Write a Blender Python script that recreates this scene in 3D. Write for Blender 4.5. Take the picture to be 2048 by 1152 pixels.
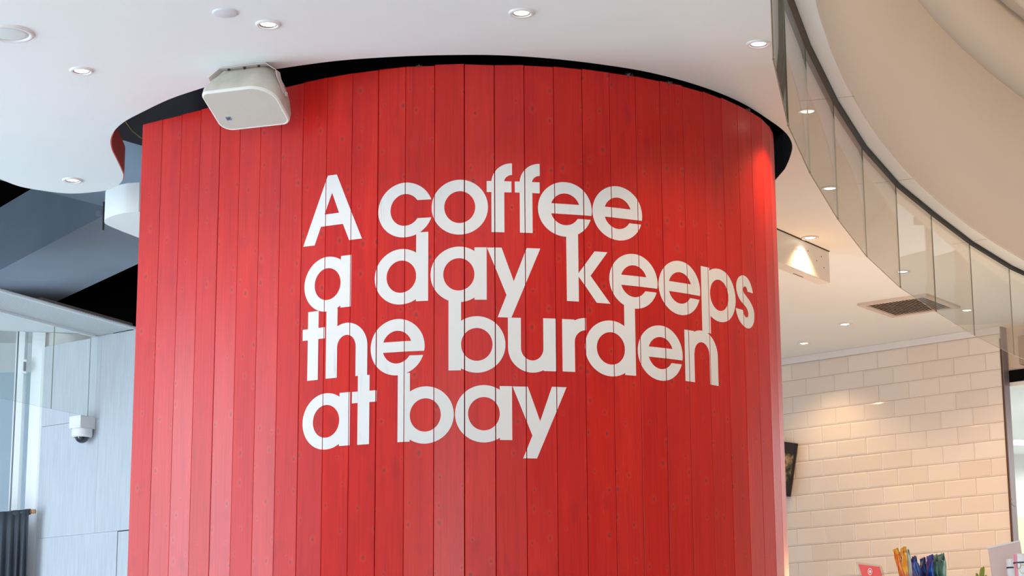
import bpy, bmesh, math, random
from mathutils import Vector, Matrix
from mathutils.geometry import tessellate_polygon
random.seed(7)
for o in list(bpy.data.objects): bpy.data.objects.remove(o, do_unlink=True)
SC = bpy.context.scene
COL = SC.collection
PI = math.pi
# ------------------------------------------------------------------ camera, world, exposure
FPX, PITCH, ROLL = 4105.0, 0.21926, -0.0059147
EYE = 1.2
cam = bpy.data.cameras.new('camera'); camo = bpy.data.objects.new('camera', cam); COL.objects.link(camo)
cam.sensor_width = 36.0; cam.lens = FPX / 2048 * 36.0; cam.clip_start = .05; cam.clip_end = 200
FW = Vector((0, math.cos(PITCH), math.sin(PITCH))); UP0 = Vector((0, -math.sin(PITCH), math.cos(PITCH))); RI0 = Vector((1, 0, 0))
RI = math.cos(ROLL) * RI0 + math.sin(ROLL) * UP0
UP = -math.sin(ROLL) * RI0 + math.cos(ROLL) * UP0
m = Matrix((RI, UP, -FW)).transposed().to_4x4(); m.translation = Vector((0, 0, EYE)); camo.matrix_world = m
SC.camera = camo
SC.view_settings.view_transform = 'Standard'; SC.view_settings.look = 'None'
SC.view_settings.gamma = 1; SC.view_settings.use_curve_mapping = False
SC.view_settings.exposure = -0.06
w = bpy.data.worlds.new('world'); SC.world = w; w.use_nodes = True
bg = w.node_tree.nodes['Background']; bg.inputs[0].default_value = (.74, .88, 1.0, 1); bg.inputs[1].default_value = 2.0

def area(name, loc, direction, sx, sy, power, col):
    l = bpy.data.lights.new(name, 'AREA'); l.shape = 'RECTANGLE'; l.size = sx; l.size_y = sy; l.energy = power; l.color = col
    o = bpy.data.objects.new(name, l); COL.objects.link(o); o.location = loc
    o.rotation_euler = Vector(direction).to_track_quat('-Z', 'Z').to_euler(); return o
# daylight entering the shopfront on the left and an added fill light behind the camera
area('daylight_left_shopfront', (-5.95, 7.1, 1.85), (1, 0, 0), 4.4, 2.7, 315, (.70, .86, 1.0))
area('fill_light_rear', (-1.5, -3.9, 1.8), (0, 1, 0), 7.0, 2.8, 325, (.95, .98, 1.0))
# warm light from the top of the atrium, and the lit room past the doorway
area('atrium_light', (6.4, 6.0, 7.2), (-.5, .1, -1), 4.0, 6.0, 190, (1.0, .80, .60))
area('far_room_light', (6.2, 14.2, 3.3), (0, 0, -1), 5.0, 3.0, 210, (.95, .98, 1.0))

# added warm fill for the kitchen tiles and ceiling, unseen below the frame
def glow(name, loc, power, col, r):
    l = bpy.data.lights.new(name, 'POINT'); l.energy = power; l.color = col; l.shadow_soft_size = r
    o = bpy.data.objects.new(name, l); COL.objects.link(o); o.location = loc
glow('kitchen_warm_fill', (1.9, 9.7, 1.8), 66, (1, .53, .25), .25)
# ------------------------------------------------------------------ measuring helpers: real positions in the room
def ray(px, py): return FW + RI * ((px - 1024) / FPX) + UP * ((576 - py) / FPX)
def at_h(px, py, H):
    d = ray(px, py); t = H / d.z; return Vector((d.x * t, d.y * t, H + EYE))
def at_y(px, py, Y):
    d = ray(px, py); t = Y / d.y; return Vector((d.x * t, Y, d.z * t + EYE))
def on_plane(px, py, A, n):
    d = ray(px, py); O = Vector((0, 0, EYE)); return O + d * ((A - O).dot(n) / d.dot(n))
HC = 2.315; ZC = HC + EYE

# ------------------------------------------------------------------ materials
def srgb(r, g, b):
    f = lambda c: (c / 255 / 12.92) if c / 255 <= .04045 else ((c / 255 + .055) / 1.055) ** 2.4
    return (f(r), f(g), f(b), 1)
MATS = {}
def mat(name, col, rough=.6, spec=.5, metal=0, noise=0, nscale=20, bump=0, emit=None, estr=0, trans=0, stretch=None):
    if name in MATS: return MATS[name]
    M = bpy.data.materials.new(name); M.use_nodes = True; nt = M.node_tree; b = nt.nodes['Principled BSDF']
    b.inputs['Base Color'].default_value = col; b.inputs['Roughness'].default_value = rough
    b.inputs['Specular IOR Level'].default_value = spec; b.inputs['Metallic'].default_value = metal
    if trans: b.inputs['Transmission Weight'].default_value = trans
    if emit: b.inputs['Emission Color'].default_value = emit; b.inputs['Emission Strength'].default_value = estr
    if noise or bump:
        tc = nt.nodes.new('ShaderNodeTexCoord'); mp = nt.nodes.new('ShaderNodeMapping'); nz = nt.nodes.new('ShaderNodeTexNoise')
        nt.links.new(tc.outputs['Object'], mp.inputs[0]); nt.links.new(mp.outputs[0], nz.inputs['Vector'])
        if stretch: mp.inputs['Scale'].default_value = stretch
        nz.inputs['Scale'].default_value = nscale; nz.inputs['Detail'].default_value = 5
        if noise:
            mx = nt.nodes.new('ShaderNodeMix'); mx.data_type = 'RGBA'; mx.blend_type = 'MULTIPLY'
            mr = nt.nodes.new('ShaderNodeMapRange'); mr.inputs['From Min'].default_value = .3; mr.inputs['From Max'].default_value = .7
            mr.inputs['To Min'].default_value = 1 - noise; mr.inputs['To Max'].default_value = 1 + noise * .3
            nt.links.new(nz.outputs['Fac'], mr.inputs['Value'])
            mx.inputs['Factor'].default_value = 1; mx.inputs['A'].default_value = col
            nt.links.new(mr.outputs['Result'], mx.inputs['B']); nt.links.new(mx.outputs['Result'], b.inputs['Base Color'])
        if bump:
            bp = nt.nodes.new('ShaderNodeBump'); bp.inputs['Strength'].default_value = bump; bp.inputs['Distance'].default_value = .002
            nt.links.new(nz.outputs['Fac'], bp.inputs['Height']); nt.links.new(bp.outputs[0], b.inputs['Normal'])
    MATS[name] = M; return M
M_ceil = mat('white_ceiling_paint', srgb(240, 243, 241), .85, .3, noise=.03, nscale=1.5)
M_black = mat('black_void_paint', (.004, .004, .005, 1), .9, .1)
M_slate = mat('slate_blue_paint', srgb(162, 178, 196), .7, .3, noise=.10, nscale=2.5)
M_redboard = mat('red_edge_paint', srgb(232, 96, 84), .6, .3)
M_wallcream = mat('cream_wall_paint', srgb(228, 214, 202), .75, .3, noise=.04, nscale=.8, stretch=(1, 1, .4))
M_white = mat('white_plaster', srgb(236, 237, 238), .7, .3)
M_floor = mat('pale_stone_floor', srgb(204, 211, 213), .5, .4, noise=.1, nscale=3)
M_frame = mat('white_window_frame', srgb(240, 243, 246), .4, .5)
M_lamp = mat('white_lamp_ring', srgb(232, 230, 228), .4, .5)
M_bulb = mat('lit_lamp_face', (1, 1, 1, 1), .4, .5, emit=(1, .93, .82, 1), estr=5)
M_disc = mat('pale_grey_disc', srgb(222, 224, 228), .6, .3)
M_grille = mat('speaker_mesh_white', srgb(222, 226, 222), .7, .3, noise=.05, nscale=400)
M_spk = mat('speaker_body_plastic', srgb(210, 204, 192), .6, .35, noise=.22, nscale=14)
M_spkg = mat('speaker_grille', srgb(202, 197, 186), .75, .3, noise=.06, nscale=500, bump=.3)
M_brk = mat('bracket_white_steel', srgb(222, 212, 206), .45, .5, noise=.05, nscale=30)
M_dark = mat('dark_hardware', srgb(48, 46, 44), .5, .4)
M_rub = mat('dark_channel', srgb(40, 38, 35), .6, .3, noise=.3, nscale=25)
M_jamb = mat('grey_steel_trim', srgb(140, 130, 135), .4, .5, metal=.4)
M_brown = mat('dark_brown_edge', srgb(92, 66, 48), .6, .3)
M_curt = mat('charcoal_curtain_cloth', srgb(62, 68, 76), .6, .4, noise=.12, nscale=90)
M_wood = mat('light_wood_knob', srgb(190, 140, 95), .5, .4)
M_laminate = None

def nn(nt, t, **k):
    n = nt.nodes.new(t)
    for a, b in k.items(): setattr(n, a, b)
    return n
def math_node(nt, op, a, b=None, clamp=False):
    n = nn(nt, 'ShaderNodeMath', operation=op, use_clamp=clamp)
    for i, v in enumerate((a, b)):
        if v is None: continue
        if isinstance(v, (int, float)): n.inputs[i].default_value = v
        else: nt.links.new(v, n.inputs[i])
    return n.outputs[0]
def maprange(nt, v, a, b, c, d):
    n = nn(nt, 'ShaderNodeMapRange'); nt.links.new(v, n.inputs['Value'])
    for k, x in zip(('From Min', 'From Max', 'To Min', 'To Max'), (a, b, c, d)): n.inputs[k].default_value = x
    return n.outputs['Result']
def mixc(nt, f, A, B, mode='MIX'):
    n = nn(nt, 'ShaderNodeMix', data_type='RGBA', blend_type=mode)
    for k, v in (('Factor', f), ('A', A), ('B', B)):
        if isinstance(v, (int, float)): n.inputs[k].default_value = v
        elif isinstance(v, tuple): n.inputs[k].default_value = v
        else: nt.links.new(v, n.inputs[k])
    return n.outputs['Result']

def red_plank_material():
    M = bpy.data.materials.new('red_stained_pine'); M.use_nodes = True; nt = M.node_tree; L = nt.links; b = nt.nodes['Principled BSDF']
    uv = nn(nt, 'ShaderNodeUVMap'); oi = nn(nt, 'ShaderNodeObjectInfo')
    off = nn(nt, 'ShaderNodeVectorMath', operation='SCALE'); off.inputs[0].default_value = (13.7, 29.3, 0); L.new(oi.outputs['Random'], off.inputs['Scale'])
    add = nn(nt, 'ShaderNodeVectorMath', operation='ADD'); L.new(uv.outputs[0], add.inputs[0]); L.new(off.outputs[0], add.inputs[1])
    def noise(sx, sy, sc, det=4, dist=0):
        mp = nn(nt, 'ShaderNodeMapping'); mp.inputs['Scale'].default_value = (sx, sy, 1); L.new(add.outputs[0], mp.inputs[0])
        n = nn(nt, 'ShaderNodeTexNoise'); n.inputs['Scale'].default_value = sc; n.inputs['Detail'].default_value = det; n.inputs['Distortion'].default_value = dist
        L.new(mp.outputs[0], n.inputs['Vector']); return n.outputs['Fac']
    grain = noise(160, 3.0, 1.0, 5, .6)
    broad = noise(14, 1.6, 1.0, 3, .3)
    blot = noise(10, 4.0, 1.6, 2)
    # knots
    vm = nn(nt, 'ShaderNodeMapping'); vm.inputs['Scale'].default_value = (14, 10.5, 1); L.new(add.outputs[0], vm.inputs[0])
    vo = nn(nt, 'ShaderNodeTexVoronoi'); vo.voronoi_dimensions = '2D'; vo.inputs['Scale'].default_value = 1.0; L.new(vm.outputs[0], vo.inputs['Vector'])
    sep = nn(nt, 'ShaderNodeSeparateColor'); L.new(vo.outputs['Color'], sep.inputs[0])
    keep = math_node(nt, 'GREATER_THAN', sep.outputs[0], .44)
    rad = maprange(nt, sep.outputs[1], 0, 1, .045, .10)
    kd = math_node(nt, 'DIVIDE', vo.outputs['Distance'], rad)
    core = math_node(nt, 'MULTIPLY', maprange(nt, kd, .55, 1.1, 1, 0), keep)
    halo = math_node(nt, 'MULTIPLY', maprange(nt, kd, .9, 2.6, 1, 0), keep)
    c = mixc(nt, broad, srgb(164, 10, 22), srgb(218, 34, 14))
    c = mixc(nt, maprange(nt, oi.outputs['Random'], 0, 1, 0, .55), c, srgb(180, 14, 10))
    c = mixc(nt, maprange(nt, grain, .42, .70, 0, .28), c, srgb(216, 46, 30))
    c = mixc(nt, maprange(nt, grain, .30, .45, .3, 0), c, srgb(140, 10, 16))
    c = mixc(nt, maprange(nt, blot, .60, .78, 0, .5), c, srgb(150, 16, 28))
    g2 = noise(42, 1.1, 1.0, 2, 1.6)
    band_ = math_node(nt, 'MULTIPLY', math_node(nt, 'FRACT', math_node(nt, 'MULTIPLY', g2, 9.0)), maprange(nt, broad, .45, .65, 0, 1))
    c = mixc(nt, maprange(nt, band_, .75, .98, 0, .28), c, srgb(228, 70, 52))
    c = mixc(nt, math_node(nt, 'MULTIPLY', halo, .25), c, srgb(226, 66, 44))
    c = mixc(nt, math_node(nt, 'MULTIPLY', core, .62), c, srgb(88, 44, 50))
    L.new(c, b.inputs['Base Color'])
    rr = math_node(nt, 'FRACT', math_node(nt, 'MULTIPLY', oi.outputs['Random'], 17.3))
    L.new(maprange(nt, rr, 0, 1, .30, .52), b.inputs['Roughness'])
    b.inputs['Specular IOR Level'].default_value = .38
    bp = nn(nt, 'ShaderNodeBump'); bp.inputs['Strength'].default_value = .25; bp.inputs['Distance'].default_value = .0006
    L.new(grain, bp.inputs['Height']); L.new(bp.outputs[0], b.inputs['Normal'])
    return M
M_red = red_plank_material()
def paint_material():
    M = bpy.data.materials.new('white_lettering_paint'); M.use_nodes = True; nt = M.node_tree; L = nt.links; b = nt.nodes['Principled BSDF']
    uv = nn(nt, 'ShaderNodeUVMap')
    def noise(sx, sy, sc, det=4):
        mp = nn(nt, 'ShaderNodeMapping'); mp.inputs['Scale'].default_value = (sx, sy, 1); L.new(uv.outputs[0], mp.inputs[0])
        n = nn(nt, 'ShaderNodeTexNoise'); n.inputs['Scale'].default_value = sc; n.inputs['Detail'].default_value = det
        L.new(mp.outputs[0], n.inputs['Vector']); return n.outputs['Fac']
    n1 = noise(9, 2.2, 1.6); n2 = noise(120, 6, 1)
    scuff = math_node(nt, 'MULTIPLY', maprange(nt, n1, .62, .76, 0, 1), maprange(nt, n2, .45, .65, 0, 1))
    c = mixc(nt, math_node(nt, 'MULTIPLY', scuff, .5), srgb(222, 221, 221), srgb(150, 156, 168))
    L.new(c, b.inputs['Base Color']); b.inputs['Roughness'].default_value = .55; b.inputs['Specular IOR Level'].default_value = .2
    return M
M_paint = paint_material()
def laminate():
    M = bpy.data.materials.new('pale_grey_wood_laminate'); M.use_nodes = True; nt = M.node_tree; L = nt.links; b = nt.nodes['Principled BSDF']
    uv = nn(nt, 'ShaderNodeUVMap')
    def noise(sx, sy, sc, det=5, dist=0):
        mp = nn(nt, 'ShaderNodeMapping'); mp.inputs['Scale'].default_value = (sx, sy, 1); L.new(uv.outputs[0], mp.inputs[0])
        n = nn(nt, 'ShaderNodeTexNoise'); n.inputs['Scale'].default_value = sc; n.inputs['Detail'].default_value = det; n.inputs['Distortion'].default_value = dist
        L.new(mp.outputs[0], n.inputs['Vector']); return n.outputs['Fac']
    g = noise(110, 5, 1, 5, .5); h = noise(12, 2, 1, 3, .5)
    c = mixc(nt, h, srgb(180, 185, 194), srgb(198, 201, 207)); c = mixc(nt, maprange(nt, g, .4, .65, 0, .4), c, srgb(208, 212, 218)); c = mixc(nt, maprange(nt, g, .28, .42, .22, 0), c, srgb(166, 174, 186))
    L.new(c, b.inputs['Base Color']); b.inputs['Roughness'].default_value = .5; return M
M_lam = laminate()
def glass_material(name, tint, f0=.06, extra=0.0):
    M = bpy.data.materials.new(name); M.use_nodes = True; nt = M.node_tree; L = nt.links; nt.nodes.clear()
    out = nn(nt, 'ShaderNodeOutputMaterial'); mx = nn(nt, 'ShaderNodeMixShader'); tr = nn(nt, 'ShaderNodeBsdfTransparent'); gl = nn(nt, 'ShaderNodeBsdfGlossy')
    lw_ = nn(nt, 'ShaderNodeLayerWeight'); lw_.inputs['Blend'].default_value = .5
    fr = math_node(nt, 'POWER', lw_.outputs['Facing'], 5.0)
    tr.inputs[0].default_value = tint; gl.inputs['Roughness'].default_value = .015
    f = math_node(nt, 'MULTIPLY_ADD', fr, .92); f.node.inputs[2].default_value = .022 + extra
    L.new(f, mx.inputs[0]); L.new(tr.outputs[0], mx.inputs[1]); L.new(gl.outputs[0], mx.inputs[2]); L.new(mx.outputs[0], out.inputs[0])
    return M
M_glass = glass_material('smoke_baffle_glass', (.95, .965, .94, 1))
M_glass2 = glass_material('window_glass', (.97, .985, .99, 1))
M_acr = glass_material('clear_acrylic', (.90, .91, .90, 1), extra=.03)
M_gedge = mat('green_glass_edge', srgb(120, 124, 100), .2, .6)
def tile_material():
    M = bpy.data.materials.new('glazed_cream_tile'); M.use_nodes = True; nt = M.node_tree; L = nt.links; b = nt.nodes['Principled BSDF']
    oi = nn(nt, 'ShaderNodeObjectInfo')
    c = mixc(nt, oi.outputs['Random'], srgb(232, 224, 214), srgb(240, 233, 224)); L.new(c, b.inputs['Base Color'])
    b.inputs['Roughness'].default_value = .12; b.inputs['Specular IOR Level'].default_value = .5
    tc = nn(nt, 'ShaderNodeTexCoord'); nz = nn(nt, 'ShaderNodeTexNoise'); nz.inputs['Scale'].default_value = 9; nz.inputs['Detail'].default_value = 2
    L.new(tc.outputs['Object'], nz.inputs['Vector'])
    bp = nn(nt, 'ShaderNodeBump'); bp.inputs['Strength'].default_value = .12; bp.inputs['Distance'].default_value = .004; L.new(nz.outputs['Fac'], bp.inputs['Height']); L.new(bp.outputs[0], b.inputs['Normal'])
    return M
M_tile = tile_material()
M_grout = mat('tan_grout', srgb(176, 148, 118), .9, .2)
def perforated():
    M = bpy.data.materials.new('perforated_white_metal'); M.use_nodes = True; nt = M.node_tree; L = nt.links; b = nt.nodes['Principled BSDF']
    uv = nn(nt, 'ShaderNodeUVMap'); mp = nn(nt, 'ShaderNodeMapping'); mp.inputs['Scale'].default_value = (105, 105, 1); L.new(uv.outputs[0], mp.inputs[0])
    vo = nn(nt, 'ShaderNodeTexVoronoi'); vo.voronoi_dimensions = '2D'; vo.inputs['Randomness'].default_value = 0; vo.inputs['Scale'].default_value = 1; L.new(mp.outputs[0], vo.inputs['Vector'])
    hole = maprange(nt, vo.outputs['Distance'], .24, .30, 1, 0)
    L.new(mixc(nt, hole, srgb(226, 228, 228), srgb(105, 102, 98)), b.inputs['Base Color']); b.inputs['Roughness'].default_value = .45; return M
M_perf = perforated()

# ------------------------------------------------------------------ mesh helpers
def link(name, me, mt=None, parent=None):
    o = bpy.data.objects.new(name, me); COL.objects.link(o)
    if mt is not None and me is not None:
        for x in (mt if isinstance(mt, (list, tuple)) else [mt]): me.materials.append(x)
    if parent is not None: o.parent = parent
    return o
def empty(name, loc=(0, 0, 0)):
    o = bpy.data.objects.new(name, None); COL.objects.link(o); o.location = loc; o.empty_display_size = .05; return o
def tag(o, label=None, cat=None, group=None, kind=None):
    if label: o['label'] = label
    if cat: o['category'] = cat
    if group: o['group'] = group
    if kind: o['kind'] = kind
    return o
def structure(o, label=None): o['kind'] = 'structure'; 
def mesh(name, vs, fs, smooth=False):
    me = bpy.data.meshes.new(name); me.from_pydata([tuple(v) for v in vs], [], fs); me.update()
    if smooth: me.polygons.foreach_set('use_smooth', [True] * len(me.polygons))
    return me
def fixn(me):
    bm = bmesh.new(); bm.from_mesh(me); bmesh.ops.recalc_face_normals(bm, faces=bm.faces); bm.to_mesh(me); bm.free(); return me
def prism(name, pts, z0, z1):
    n = len(pts); bm = bmesh.new()
    a = [bm.verts.new((p[0], p[1], z0)) for p in pts]; b = [bm.verts.new((p[0], p[1], z1)) for p in pts]
    for t_ in tessellate_polygon([[Vector((p[0], p[1], 0)) for p in pts]]):
        bm.faces.new([a[k] for k in t_]); bm.faces.new([b[k] for k in t_[::-1]])
    for i in range(n): bm.faces.new((a[i], b[i], b[(i + 1) % n], a[(i + 1) % n]))
    bmesh.ops.recalc_face_normals(bm, faces=bm.faces)
    me = bpy.data.meshes.new(name); bm.to_mesh(me); bm.free(); return me
def boxm(name, c, sx, sy, sz, ax=None, bevel=0):
    """box of size sx,sy,sz centred at c, axes ax (3 unit vectors)"""
    if ax is None: ax = (Vector((1, 0, 0)), Vector((0, 1, 0)), Vector((0, 0, 1)))
    c = Vector(c); bm = bmesh.new(); vs = []
    for k in (-1, 1):
        for j in (-1, 1):
            for i in (-1, 1): vs.append(bm.verts.new(c + ax[0] * (i * sx / 2) + ax[1] * (j * sy / 2) + ax[2] * (k * sz / 2)))
    for f in ((0, 1, 3, 2), (4, 6, 7, 5), (0, 4, 5, 1), (2, 3, 7, 6), (0, 2, 6, 4), (1, 5, 7, 3)): bm.faces.new([vs[i] for i in f])
    if bevel: bmesh.ops.bevel(bm, geom=bm.edges[:], offset=bevel, segments=2, affect='EDGES')
    bmesh.ops.recalc_face_normals(bm, faces=bm.faces)
    me = bpy.data.meshes.new(name); bm.to_mesh(me); bm.free(); return me
def box2(name, p0, p1, ax=None):
    p0 = Vector(p0); p1 = Vector(p1); return boxm(name, (p0 + p1) / 2, abs(p1.x - p0.x), abs(p1.y - p0.y), abs(p1.z - p0.z))
def lathe(name, prof, n=32, smooth=True, c=(0, 0, 0)):
    vs = []; fs = []; k = len(prof)
    for i in range(n):
        a = 2 * PI * i / n
        for r, z in prof: vs.append((c[0] + r * math.cos(a), c[1] + r * math.sin(a), c[2] + z))
    for i in range(n):
        j = (i + 1) % n
        for q in range(k - 1): fs.append((i * k + q, j * k + q, j * k + q + 1, i * k + q + 1))
    bm = bmesh.new(); me0 = mesh(name, vs, fs, smooth); bm.from_mesh(me0)
    bmesh.ops.remove_doubles(bm, verts=bm.verts, dist=1e-6)
    bmesh.ops.recalc_face_normals(bm, faces=bm.faces); bm.to_mesh(me0); bm.free(); return me0
def tube(name, pts, r, n=8):
    vs = []; fs = []
    P = [Vector(p) for p in pts]
    for i, p in enumerate(P):
        t = (P[min(i + 1, len(P) - 1)] - P[max(i - 1, 0)]).normalized(); u = t.orthogonal().normalized(); v = t.cross(u)
        if i and False: pass
        for k in range(n):
            a = 2 * PI * k / n; vs.append(p + (u * math.cos(a) + v * math.sin(a)) * r)
    for i in range(len(P) - 1):
        for k in range(n): fs.append((i * n + k, i * n + (k + 1) % n, (i + 1) * n + (k + 1) % n, (i + 1) * n + k))
    fs.append(tuple(range(n))[::-1]); fs.append(tuple((len(P) - 1) * n + k for k in range(n)))
    return fixn(mesh(name, vs, fs, True))
def add_uv(me, fn):
    uvl = me.uv_layers.new(name='UVMap')
    for l in me.loops: uvl.data[l.index].uv = fn(me.vertices[l.vertex_index].co)
def smooth_open(pts, n=6):
    out = []
    P = [Vector(p) for p in pts]
    for i in range(len(P) - 1):
        a = P[max(i - 1, 0)]; b = P[i]; c = P[i + 1]; d = P[min(i + 2, len(P) - 1)]
        for k in range(n):
            t = k / n
            out.append(.5 * ((2 * b) + (c - a) * t + (2 * a - 5 * b + 4 * c - d) * t * t + (3 * b - a - 3 * c + d) * t ** 3))
    out.append(P[-1]); return out
UPV = Vector((0, 0, 1))

FC = (11.948, 3.68); FR = 11.26
def fas(Y, dr=0): 
    R_ = FR + dr; return (FC[0] - math.sqrt(R_ * R_ - (Y - FC[1]) ** 2), Y)
# ------------------------------------------------------------------ structure: shell
o = link('floor', box2('floor', (-6.2, -5.2, -.2), (9.2, 17.2, 0)), M_floor); structure(o)
o = link('wall_left', box2('w', (-6.3, -5, 0), (-6.1, 11.1, 5.6)), M_white); structure(o)
o = link('wall_rear', box2('w', (-6.3, -5.2, 0), (9.2, -5.0, 7.8)), M_white); structure(o)
o = link('wall_right', box2('w', (9.0, -5, 0), (9.2, 17, 7.8)), M_wallcream); structure(o)
o = link('ceiling_atrium', box2('w', (.3, -5.2, 7.8), (9.2, 17.2, 7.95)), M_wallcream); structure(o)
o = link('ceiling_slab', prism('slab', [(-6.3, -5.2), (3.3, -5.2)] + [(fas(Y, .12)[0], Y) for Y in [-4.0 + .5 * k for k in range(33)]] + [(4.6, 13.0), (-6.3, 13.0)], 5.6, 5.75), M_black); structure(o)
o = link('wall_void', box2('w', (-6.3, 12.8, 3.62), (4.6, 13.0, 5.6)), M_black); structure(o)
o = link('wall_void_side', box2('w', (-6.2, -5.0, 3.62), (-6.1, 13.0, 5.6)), M_black); structure(o)

o = link('ceiling_light_block', box2('w', (-6.3, 12.1, 3.56), (.28, 13.0, 3.60)), M_white); structure(o)  # added panel: keeps outside light off the void, gap ahead lets some up
o = link('ceiling_light_block_top', box2('w', (-6.3, 12.1, 3.60), (.28, 13.0, 3.62)), M_black); structure(o)  # black upper layer of the added light-blocking panel
o = link('ground_outside', box2('w', (-14, 11.2, -.3), (1.5, 26, -.2)), mat('pale_paving', srgb(222, 226, 228), .9)); structure(o)
# main ceiling: flat raft with the curved cut-out round the red wall
hole = [at_h(x, y, HC) for x, y in [(0, 358), (40, 373), (90, 382), (140, 387), (190, 384), (222, 378), (241, 366), (246.5, 352),
        (242, 338), (231, 315), (223, 298), (221, 280), (228, 263), (248, 244), (285, 224), (340, 198), (408, 175), (490, 150), (560, 137), (680, 121), (800, 113), (900, 110), (1000, 110.5),
        (1100, 117), (1200, 128.5), (1300, 145), (1400, 172), (1480, 204), (1540, 241), (1572, 266), (1584.5, 290), (1580, 315), (1570, 338)]]
hole = [(p.x, p.y) for p in hole]
hs = smooth_open([Vector((x, y, 0)) for x, y in hole], 6); hs = [(p.x, p.y) for p in hs]
right_edge = [fas(Y) for Y in [11.6 - .35 * k for k in range(46)]]
poly = [(-6.1, -5.0), (-6.1, 7.2), (-4.6, 7.55), (-3.2, 7.75), (-2.5, 7.93)] + hs + [(1.05, 8.9), (.6, 10.2), (.3, 11.4), (.3, 14.2), (5.2, 14.2), (5.2, 12.6), (3.75, 11.6)] + right_edge + [(right_edge[-1][0], -5.0)]
o = link('ceiling', prism('ceiling', poly, ZC, ZC + .10), M_ceil); structure(o)
# black lining of the cut-out where it circles the red wall, red edge board at its left end
def ribbon(name, pts, z0, z1, th, side=1):
    vs = []; n = len(pts)
    for i, p in enumerate(pts):
        a = Vector(pts[max(i - 1, 0)]); b = Vector(pts[min(i + 1, n - 1)]); t = (b - a).normalized(); nrm = Vector((-t.y, t.x)) * side
        q = Vector(p) + nrm * th
        vs += [(p[0], p[1], z0), (q.x, q.y, z0), (q.x, q.y, z1), (p[0], p[1], z1)]
    fs = []
    for i in range(n - 1):
        for k in range(4): fs.append((i * 4 + k, i * 4 + (k + 1) % 4, i * 4 + 4 + (k + 1) % 4, i * 4 + 4 + k))
    fs += [(0, 1, 2, 3), tuple(4 * (n - 1) + k for k in (3, 2, 1, 0))]
    return fixn(mesh(name, vs, fs))
k0 = 7 * 6; k1 = 12 * 6
CEIL = o
eb = link('edge_board', ribbon('edge_board', hs[k0 - 4:k1], ZC + .001, ZC + .118, .004, 1), M_redboard); eb['kind'] = 'structure'; eb.parent = CEIL
hl = link('edge_lining', ribbon('edge_lining', hs[k1:] + [(1.05, 8.9)], ZC + .001, ZC + .16, .004, 1), M_black); hl['kind'] = 'structure'; hl.parent = CEIL

for px, py, qx, qy in ((1612, 201, 1708, 192.5), (1754, 366, 1826, 357), (1905, 489, 1972, 478)):
    a_ = at_h(px, py, HC); b_ = at_h(qx, qy, HC); dj = (b_ - a_).normalized()
    j_ = link('joint_line', boxm('jl', (a_ + b_) / 2 + dj * .0 - Vector((0, 0, .0002)), (b_ - a_).length, .0016, .001, (dj, Vector((-dj.y, dj.x, 0)), Vector((0, 0, 1)))), mat('joint_filler', srgb(168, 140, 122), .8), CEIL); j_['kind'] = 'structure'
# fascia of the atrium above the ceiling: three curved bands
def band(name, z0, z1, dr, mt, th=.05):
    ys = [12.95] + [11.6 - .35 * k for k in range(46)]
    pts = [fas(Y, dr) for Y in ys]
    o = link(name, ribbon(name, pts, z0, z1, th, -1), mt)
    for p in o.data.polygons: p.use_smooth = abs(p.normal.z) < .5
    structure(o); return o
band('wall_atrium', ZC + .003, 3.18 + EYE, -.006, M_wallcream, .08)
band('trim_atrium_shadow_gap', 3.18 + EYE, 3.19 + EYE, .012, M_brown, .08)
band('wall_atrium_upper', 3.19 + EYE, 3.64 + EYE, .006, M_wallcream, .08)
band('trim_atrium_ledge', 3.64 + EYE, 3.70 + EYE, -.05, M_wallcream, .15)
band('wall_atrium_top', 3.70 + EYE, 7.8, .05, M_wallcream, .08)

# ------------------------------------------------------------------ red plank wall
KS = .985
P = [[-1.4114, 7.5386], [-1.3248, 7.4799], [-1.2413, 7.4178], [-1.1592, 7.3544], [-1.077, 7.2911], [-0.9941, 7.2286], [-0.9111, 7.1661], [-0.8284, 7.1038], [-0.7439, 7.0445], [-0.6541, 6.9924], [-0.5608, 6.9471], [-0.4662, 6.9076], [-0.3685, 6.8765], [-0.2665, 6.8574], [-0.1624, 6.8504], [-0.0579, 6.8533], [0.0463, 6.8648], [0.1498, 6.8844], [0.2511, 6.9127], [0.3496, 6.9498], [0.4445, 6.9953], [0.5357, 7.048], [0.6222, 7.1082], [0.7031, 7.1758], [0.7774, 7.2506], [0.8441, 7.3323], [0.9038, 7.4192], [0.956, 7.5102], [0.9966, 7.607], [1.0248, 7.708], [1.0404, 7.8118], [1.043, 7.9167], [1.0327, 8.0211], [1.0095, 8.1234]]
P = [Vector((a * KS, b * KS, 0)) for a, b in P]
for k in range(4):
    d = P[-1] - P[-2]; a = .12; d = Vector((d.x * math.cos(a) - d.y * math.sin(a), d.x * math.sin(a) + d.y * math.cos(a), 0)); P.append(P[-1] + d)
SARC = [0.0]
for i in range(len(P) - 1): SARC.append(SARC[-1] + (P[i + 1] - P[i]).length)
def on_wall(s, z, off):
    i = 0
    while i < len(P) - 2 and s > SARC[i + 1]: i += 1
    t = (P[i + 1] - P[i]).normalized(); nrm = Vector((t.y, -t.x, 0))
    q = P[i] + t * (s - SARC[i]) + nrm * off; return Vector((q.x, q.y, z))
ZTOP = 2.295 + EYE
core = [(P[i] + Vector((-(P[i + 1] - P[i]).normalized().y, (P[i + 1] - P[i]).normalized().x, 0)) * .03) for i in range(len(P) - 1)]
core_poly = [(-1.375 + .02, 7.45)] + [(p.x, p.y) for p in core[1:]] + [(.55, 8.75), (-.3, 8.9), (-.72, 8.36)]
wallc = link('wall_red_plank', prism('core', core_poly, 0, ZTOP - .03), M_black)
tag(wallc, kind='structure', label='curved wall of upright red-stained pine planks')
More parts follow.
